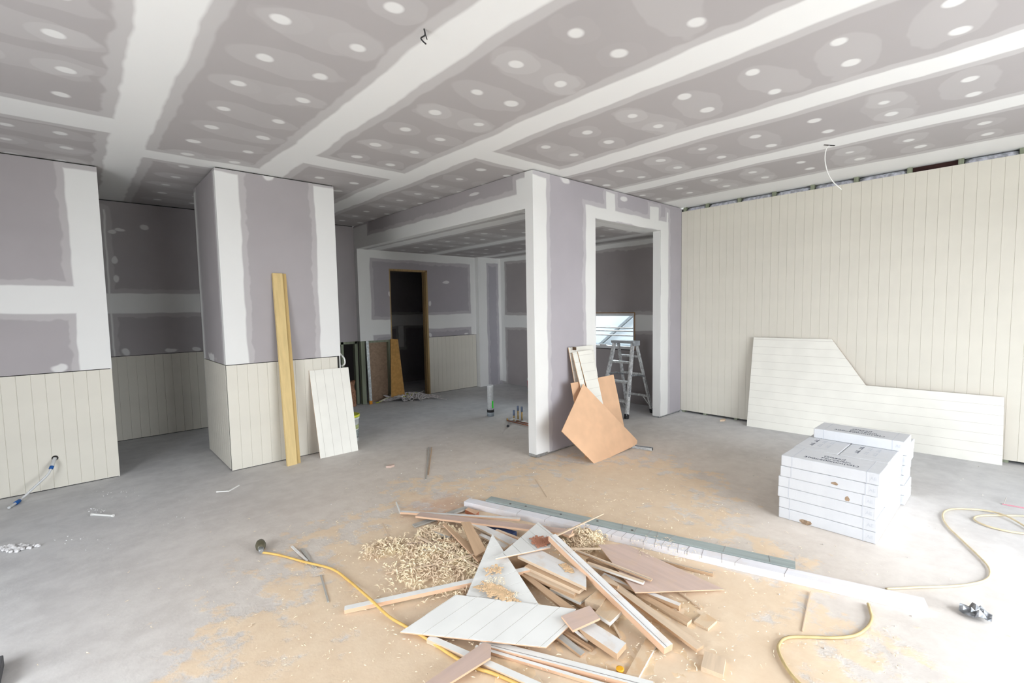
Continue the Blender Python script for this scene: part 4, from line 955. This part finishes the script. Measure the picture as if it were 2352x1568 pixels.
def heap(px, rx, ry, hh, n, label, seed):
    random.seed(seed); c = flo(*px); b = nb()
    for i in range(n):
        r = math.sqrt(random.random()); a = random.uniform(0, 6.283); g = (1+.45*mnoise.noise((math.cos(a)*1.6+seed, math.sin(a)*1.6, .4)))*(1 if i % 4 else random.uniform(1, 1.5)); x, y = c.x+rx*r*g*math.cos(a), c.y+ry*r*g*math.sin(a)
        z = hh*.72*(1-r*r) + random.uniform(.002, .014)
        shaving(b, Vector((x, y, z)), random.uniform(.02, .055), random.uniform(.003, .007), random.uniform(0, 6.28), random.uniform(.1, .6), random.uniform(-.3, .3))
    # the packed core of the heap
    rings = [[b.verts.new((c.x+rx*f*.92*math.cos(t)*(1+.45*mnoise.noise((math.cos(t)*1.6+seed, math.sin(t)*1.6, .4))), c.y+ry*f*.92*math.sin(t)*(1+.45*mnoise.noise((math.cos(t)*1.6+seed, math.sin(t)*1.6, .4))), max(.001, hh*.7*(1-f*f)*(1+.3*mnoise.noise((math.cos(t)*2, math.sin(t)*2, f*4)))))) for t in [2*math.pi*k/20 for k in range(20)]] for f in (1, .8, .6, .4, .2, .05)]
    for r0, r1 in zip(rings, rings[1:]):
        for k in range(20): b.faces.new((r0[k], r0[(k+1) % 20], r1[(k+1) % 20], r1[k]))
    b.faces.new(rings[-1])
    return obj('shavings_heap', b, M_shav, label=label, cat='shavings', kind='stuff')
heap((1030, 1288), .27, .36, .038, 2200, 'heap of curly wood shavings left of the white triangle', 31)
heap((1335, 1244), .16, .14, .07, 900, 'tuft of wood shavings behind the slanting white strip', 32)
heap((880, 1262), .13, .12, .008, 260, 'thin patch of wood shavings beside the heap', 33)
heap((1000, 1228), .16, .12, .025, 500, 'shavings piled round the grey timber block', 34)
random.seed(77); b = nb()
for i in range(2600):
    x, y = random.gauss(2.0, .85), random.gauss(1.9, .85)
    if x > 6.5 or y > 5.4 or (x > 3.85 and .5 < y < 1.35): continue
    shaving(b, Vector((x, y, .004+.008*min(1, dustmask(x, y)*2))), random.uniform(.008, .04)*random.uniform(.5, 1), random.uniform(.0015, .004), random.uniform(0, 6.28), random.uniform(0, .25), random.uniform(-.3, .3))
# curls lying on the white triangle and beam
for (px, rad, zz, n) in (((1140, 1335), 26, .082, 60), ((1165, 1365), 25, .07, 40), ((1500, 1255), 60, .05, 70), ((1570, 1275), 40, .05, 30)):
    for i in range(n):
        a = random.uniform(0, 6.28); r = rad*math.sqrt(random.random()); p = flo(px[0]+r*math.cos(a), px[1]+r*.4*math.sin(a), zz)
        shaving(b, p, random.uniform(.01, .035), .003, random.uniform(0, 6.28), .2, .2)
obj('loose_shavings', b, M_shavp, label='loose wood curls scattered over slab and boards', cat='shavings', kind='stuff', origin=None)
def powder(name, px, z, n, mat, label, seed, size=.012):
    """thin patch of dust lying on a board: many small flat grains"""
    random.seed(seed); b = nb(); cx = sum(p[0] for p in px)/len(px); cy = sum(p[1] for p in px)/len(px)
    for i in range(n):
        a, c, f = random.choice(px), random.choice(px), random.random(); g = random.random()**.6
        x = cx+((a[0]*f+c[0]*(1-f))-cx)*g; y = cy+((a[1]*f+c[1]*(1-f))-cy)*g
        p = flo(x, y, z(x, y)); s_ = size*random.uniform(.4, 1.2)
        pts = [p+Vector((s_*math.cos(t), s_*math.sin(t), 0)) for t in [random.uniform(0, 1)+2*math.pi*k/6 for k in range(6)]]
        vs = [b.verts.new(q) for q in pts]; top = b.verts.new(p+Vector((0, 0, .004)))
        for k in range(6): b.faces.new((vs[k], vs[(k+1) % 6], top))
    return obj(name, b, mat, label=label, cat='dust', kind='stuff', origin=None)
powder('red_dust', [(1217, 1236), (1232, 1230), (1262, 1231), (1268, 1240), (1256, 1254), (1236, 1257), (1222, 1248)], lambda x, y: .121, 500, plain('red_brown_dust', (.42, .20, .13), .95, .1), 'patch of red-brown dust on the white wedge', 41, .009)
powder('tan_dust', [(1086, 1348), (1108, 1335), (1130, 1338), (1150, 1345), (1180, 1362), (1194, 1382), (1160, 1380), (1120, 1370)], lambda x, y: .0675+.00037*(1385-y), 600, M_dust, 'sawdust drift on the white triangle', 42, .010)
powder('tan_dust', [(1112, 1305), (1140, 1295), (1155, 1303), (1150, 1316), (1115, 1322)], lambda x, y: .0675+.00037*(1385-y), 130, M_dust, 'faint sawdust smear near the middle of the white triangle', 43, .008)
powder('tan_dust', [(1285, 1296), (1300, 1293), (1312, 1305), (1318, 1316), (1300, 1312)], lambda x, y: .1025, 160, M_dust, 'sawdust patch on the wide dusty plank', 44, .010)
# plaster crumbs along the left
random.seed(9); b = nb()
for (x, y, rad, n, sz) in ((25, 1262, 30, 40, .022), (60, 1255, 30, 25, .016), (225, 1172, 25, 18, .007), (270, 1130, 60, 20, .005), (180, 1250, 80, 14, .006), (400, 1180, 150, 30, .004)):
    for i in range(n):
        a = random.uniform(0, 6.28); r = rad*math.sqrt(random.random()); c = flo(x+r*math.cos(a), y+r*.25*math.sin(a)); s_ = sz*random.uniform(.4, 1.1)
        r_ = bmesh.ops.create_icosphere(b, subdivisions=1, radius=s_, matrix=Matrix.Translation(c+Vector((0, 0, s_*.5))) @ Matrix.Rotation(random.uniform(0, 3), 4, 'Z') @ Matrix.Diagonal((1, random.uniform(.5, .9), .6, 1)))
obj('plaster_crumbs', b, plain('plaster_crumb_white', (.76, .75, .75), .9), label='white plaster crumbs scattered along the left of the slab', cat='crumbs', kind='stuff', origin=None)
random.seed(10); b = nb()
for i in range(260):
    x, y = random.uniform(1.5, 6.5), random.uniform(.1, 5.2)
    if x > 3.85 and .5 < y < 1.4: continue
    s_ = random.uniform(.002, .007); bmesh.ops.create_icosphere(b, subdivisions=1, radius=s_, matrix=Matrix.Translation((x, y, s_*.5)) @ Matrix.Diagonal((1, .7, .6, 1)))
obj('grit', b, plain('pale_grit', (.68, .64, .60), .9, var=.4, scale=3), label='pale grit scattered over the slab', cat='grit', kind='stuff', origin=None)
for o in bpy.data.objects:
    if '_o' in o: del o['_o']
